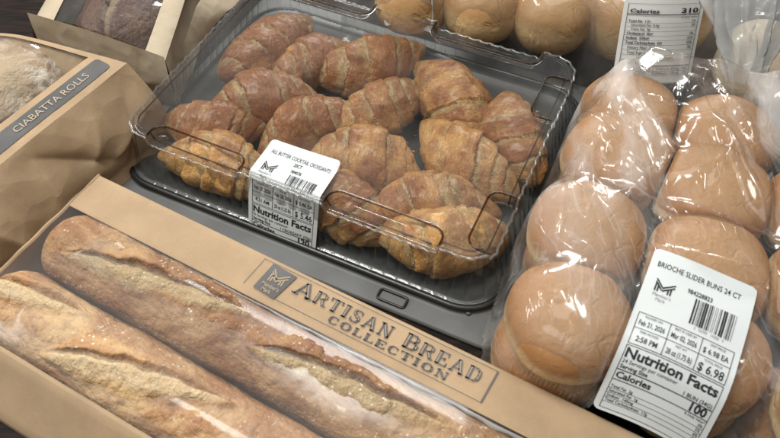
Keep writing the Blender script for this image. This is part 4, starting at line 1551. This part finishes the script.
tw = (.0052 * tri(Xr / .046 + wn * 1.1 + .8 * Yr) + .0034 * tri((Xr * .92 + Yr * .34) / .031 + wn * .9) + .0022 * tri((Xr * .80 - Yr * .5) / .037 + .3)) * (.12 + .88 * sstep(.28, .38, Y)) * np.clip(edge_d / .03, 0, 1)
Hn = H + blur(Hf, 5) * 1.2 + np.where(H > .03, blur(np.maximum(wr, -.0004), 2), 0) + blur(tw, 1) - .002 * (tw > 0)
lz = sl_prof(np.clip(ldd, 0, .12)) - .0028 + .0015 * np.sin(np.clip(lu / SW_, 0, 1) * PI) + .0030 * np.sin(np.clip(lu / SW_, 0, 1) * PI) * sstep(.05, .11, ldd) - .0022 * np.clip(lu / SW_, 0, 1)
Hn = Hn * (1 - under) + np.minimum(lz, np.where(under > .5, lz, Hn)) * under
keep = blur(ins.astype(float), 1) > .2
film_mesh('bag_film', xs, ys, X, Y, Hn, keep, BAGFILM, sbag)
lab = label_sheet('price_label', SW_, SH_, slider_label, LABEL, sbag, r=.0045, nv=80)
ink, grey = Ink(), Ink()
price_art(ink, grey, SW_, .0535, 'BRIOCHE SLIDER BUNS 24 CT', None, '984228823',
          [[('PACKED ON', 'Feb 21, 2026'), ('BEST IF USED BY', 'Mar 02, 2026'), ('UNIT PRICE', '$ 6.98 EA')],
           [('TIME PACKED', '2:58 PM'), ('NET WT', '28 oz (1.75 lb)'), ('TOTAL PRICE', '$ 6.98')]],
          '24 Servings per container', '1 BUN (34G)', '100', 15)
ink.build('label_print', lambda u, w: slider_label(u, w, .0004), INK, lab, grey, INK_GREY)
# gathered tail of the bag: a knot low down, flaring upwards in crumpled folds
kn = np.array([.304, .456, .086])
tipd = np.array([-.006, .055, .090])
nt_, na_ = 60, 160
U, W = np.meshgrid(np.linspace(0, 1, nt_), np.linspace(0, 2 * PI, na_, endpoint=False), indexing='ij')
rad = .011 + .030 * U ** .9
fold = .75 + .55 * (1 - np.abs(np.sin(W * 5.5 + 2.5 * U + 2 * vnoise(np.stack([np.cos(W), np.sin(W), U * 4], -1), 3)))) + .6 * fbm(np.stack([np.cos(W) * 2, np.sin(W) * 2, U * 3], -1), 91, 4)
side = np.array([.95, -.25, 0]); side /= np.linalg.norm(side)
ax_ = tipd / np.linalg.norm(tipd)
nrm2 = np.cross(ax_, side)
P = kn + tipd * U[..., None] + side * (rad * fold * np.cos(W))[..., None] + nrm2 * (rad * .38 * fold * np.sin(W))[..., None]
mk('gathered_tail', P.reshape(-1, 3), grid_faces(nt_, na_, False, True), TAILFILM, sbag)

# ================================================================== BAGS AT THE BACK
# rolls in a clear bag behind the croissant tray
rbag = thing('roll_bag', 'clear bag of golden rolls behind the croissant tray, small printed label at its left', 'bread bag')
RB = [(.024, .618, .052, .039, 'golden roll behind the printed label of the back bag'), (.094, .603, .054, .040, 'golden roll second from the printed label in the back bag'),
      (.164, .587, .054, .040, 'golden roll with glossy film at the right end of the back bag'), (.205, .640, .050, .036, 'dark topped roll at the far right of the back bag'),
      (.128, .672, .052, .040, 'golden roll in the second row of the back bag')]
for k, (x, y, z, R, lb_) in enumerate(RB):
    make_bun('golden_roll', lb_, (x, y, z), R * 1.03, .036, .034, BUN_DARK if k == 3 else BUN_TAN, 90 + k, 'bread roll', 'golden rolls in the back bag', -.12, .05, k, p=2.15, lump=.05)
poly = [(-.06, .60), (.05, .578), (.19, .535), (.26, .565), (.275, .70), (-.05, .72)]
obs2 = bun_top([(x, y, z, R * 1.02, .043) for x, y, z, R, _ in RB])
xs, ys, X, Y, H, ins = membrane(-.07, .28, .53, .725, .0026, obs2, polyin(poly), .004, 500)
H = blur(H, 2) + .001 + np.where(H > .02, .0055 * np.maximum(ridged(np.stack([X * 30 + Y * 12, Y * 16, X * 0], -1), 15, 3) - .62, -.1), 0)
for pts, am, w in [([(.195, .545), (.200, .575), (.225, .60)], .008, .008), ([(.165, .56), (.20, .555), (.235, .56)], .007, .008)]:
    H = H + ridge(X, Y, pts, am, w)
film_mesh('bag_film', xs, ys, X, Y, H, blur(ins.astype(float), 1) > .2, BACKFILM, rbag)
Hb = blur(H, 60)
def back_label(u, w, off=0.0):
    x = -.012 + u * .95 + w * .10
    y = .645 - u * .20 - w * .95
    return np.stack([x, y, bilerp(xs, ys, Hb, x, y) + .012 + off], -1)
bl_ = label_sheet('nutrition_label', .052, .062, back_label, LABEL_OLD, rbag, r=.003, nu=20, nv=30)
ink = Ink()
for r_ in range(3):
    for k in range(2):
        ink.frame(.002 + k * .024, .034 + r_ * .0085, .026 + k * .024, .0425 + r_ * .0085, .0005)
        ink.text(('PACKED ON', 'SELL BY')[k], .004 + k * .024, .0368 + r_ * .0085, .0014, 'l', 1, .01)
        ink.text((('Feb 27, 2026', 'Mar 03, 2026'), ('5:10 AM', '18 oz'), ('$ 5.98', '$ 5.98'))[r_][k], .004 + k * .024, .0412 + r_ * .0085, .003, 'l', .8, .015)
ink.build('label_print', lambda u, w: back_label(u, w, .0006), INK, bl_)

# large buns in a bag behind the slider bag, its nutrition label facing the viewer
bbag = thing('large_bun_bag', 'clear bag of large tan buns with a grey nutrition label, behind the slider bag', 'bun bag')
BB = [(.257, .608, .060, .076, 'large tan bun behind the grey nutrition label', BUN_TAN)]
for k, (x, y, z, R, lb_, m_) in enumerate(BB):
    make_bun('large_bun', lb_, (x, y, z), R, .046, .048, m_, 120 + k, 'bun', None, 0, 0, k)
make_bun('seeded_roll', 'pale roll with small dark seeds at the right edge, beside the gathered tail', (.360, .520, .050), .046, .036, .03, BUN_PALE, 131, 'bread roll', None, -.1, 0, 0, .05)
poly = [(.166, .58), (.200, .515), (.32, .512), (.355, .55), (.355, .65), (.30, .70), (.20, .69), (.165, .64)]
obs3 = bun_top([(x, y, z + .004, R * 1.03, .046) for x, y, z, R, _, _ in BB])
xs3, ys3, X, Y, H, ins = membrane(.150, .37, .50, .71, .0022, obs3, polyin(poly), .004, 500)
H = blur(H, 2) + .002 + np.where(H > .02, .006 * np.maximum(ridged(np.stack([X * 26, Y * 18, X * 0], -1), 25, 3) - .62, -.1), 0)
film_mesh('bag_film', xs3, ys3, X, Y, H, blur(ins.astype(float), 1) > .2, BACKFILM, bbag)
def nut_label(u, w, off=0.0):
    # a sheet leaning on the front of the bun, bowed round it
    t = w / .100
    x = .2155 + (u - .041) * .90 + .0375 + .004 * t * -1
    bow = .005 * np.sin(np.clip(u / .082, 0, 1) * PI)
    y = .551 - .046 * t - bow + .006 * np.sin(t * PI) - off * .85
    z = .117 - .074 * t + .012 * np.sin(np.clip(t, 0, 1) * PI) + bow * .4 + off * .5
    return np.stack([x, y, z], -1)
nl = label_sheet('nutrition_label', .082, .100, nut_label, LABEL_OLD, bbag, r=.003, nu=24, nv=40)
ink = Ink()
ink.frame(.004, .004, .078, .100, .0005)
ink.text('Calories', .0065, .0200, .0060, 'l', 1.0, .026)
ink.text('310', .0760, .0200, .0078, 'r', 1.1, .03)
ink.rect(.0045, .0220, .0775, .0232)
ink.text('% Daily Value', .076, .0275, .0022, 'r', 1, .01)
w = .0335
for a_, b_, ind, bd in (('Total Fat  1.5g', '2%', 0, .03), ('Saturated Fat  0.5g', '3%', .003, .012), ('Trans Fat  0g', '', .003, .012), ('Cholesterol  0mg', '0%', 0, .03), ('Sodium  520mg', '23%', 0, .03),
                        ('Total Carbohydrate  62g', '23%', 0, .03), ('Dietary Fiber  2g', '7%', .003, .012), ('Total Sugars  7g', '', .003, .012), ('Includes 7g Added Sugars', '14%', .014, .012)):
    ink.text(a_, .0065 + ind, w, .0027, 'l', .95, bd)
    if b_:
        ink.text(b_, .0755, w, .0027, 'r', .95, .015)
    ink.rect(.0045, w + .0010, .0775, w + .0013)
    w += .0053
ink.text('Protein  11g', .0065, w, .0027, 'l', .95, .03)
ink.rect(.0045, w + .0011, .0775, w + .0020)
w += .0056
for a_ in ('Vit. D 0mcg   0%  |  Calcium 80mg   6%', 'Iron 4mg   20%  |  Potassium 110mg   2%'):
    ink.text(a_, .0065, w, .0024, 'l', width=.069)
    ink.rect(.0045, w + .0009, .0775, w + .0012)
    w += .0042
ink.build('label_print', lambda u, w_: nut_label(u, .0985 - (.0985 - w_) * .74, .0010), INK, nl)

# ================================================================== LIGHT: store ceiling fixtures, an added fill lamp and dim surroundings
def area(name, loc, sx_, sy_, energy, col=(1, .985, .955), rot=(0, 0, 0)):
    l = bpy.data.lights.new(name, 'AREA')
    l.shape = 'RECTANGLE'
    l.size, l.size_y, l.energy, l.color = sx_, sy_, energy, col
    o = link(bpy.data.objects.new(name, l))
    o.location, o.rotation_euler = loc, rot
    return o
area('area_light', (-3.3, .9, 2.3), .6, 3.2, 85, rot=(0, math.radians(-45), 0))
area('area_light', (.9, 6.7, 3.0), 4.4, 1.2, 420, rot=(math.radians(-50), 0, 0))
area('area_light', (-.75, .68, 2.4), 1.0, .6, 50, (1, .97, .91))
area('area_light', (.2, -.3, 2.8), 2.6, 1.4, 22, (1, .98, .94))  # soft overhead fill lamp, added to lift the shadows
w_ = bpy.data.worlds.new('World')
S.world = w_
w_.use_nodes = True
nt = w_.node_tree
bg = nt.nodes['Background']
def wn_(typ, **kw):
    n = nt.nodes.new('ShaderNode' + typ)
    for k, v in kw.items():
        setattr(n, k, v)
    return n
def wmath(op, a, b=None, clamp=False):
    n = wn_('Math', operation=op, use_clamp=clamp)
    for i, v in enumerate((a, b)):
        if isinstance(v, bpy.types.NodeSocket):
            nt.links.new(v, n.inputs[i])
        elif v is not None:
            n.inputs[i].default_value = v
    return n.outputs[0]
tc = wn_('TexCoord')
sp = wn_('SeparateXYZ')
nt.links.new(tc.outputs['Generated'], sp.inputs[0])
zc_ = wmath('MAXIMUM', sp.outputs[2], .08)
cu_, cv_ = wmath('DIVIDE', sp.outputs[0], zc_), wmath('DIVIDE', sp.outputs[1], zc_)
def soft_rows(q, period, phase, width):
    f = wmath('ABSOLUTE', wmath('SUBTRACT', wmath('FRACT', wmath('ADD', wmath('DIVIDE', q, period), phase)), .5))
    return wmath('SUBTRACT', 1.0, wmath('DIVIDE', f, width), True)
rows = wmath('MULTIPLY', soft_rows(cu_, .95, .15, .20), wmath('ADD', wmath('MULTIPLY', soft_rows(cv_, 1.3, .30, .42), .8), .2))
up = wmath('GREATER_THAN', sp.outputs[2], .1)
stg = wmath('ADD', wmath('MULTIPLY', wmath('MULTIPLY', rows, up), .55), .075)
bg.inputs[0].default_value = (1.0, .985, .96, 1)
nt.links.new(stg, bg.inputs[1])
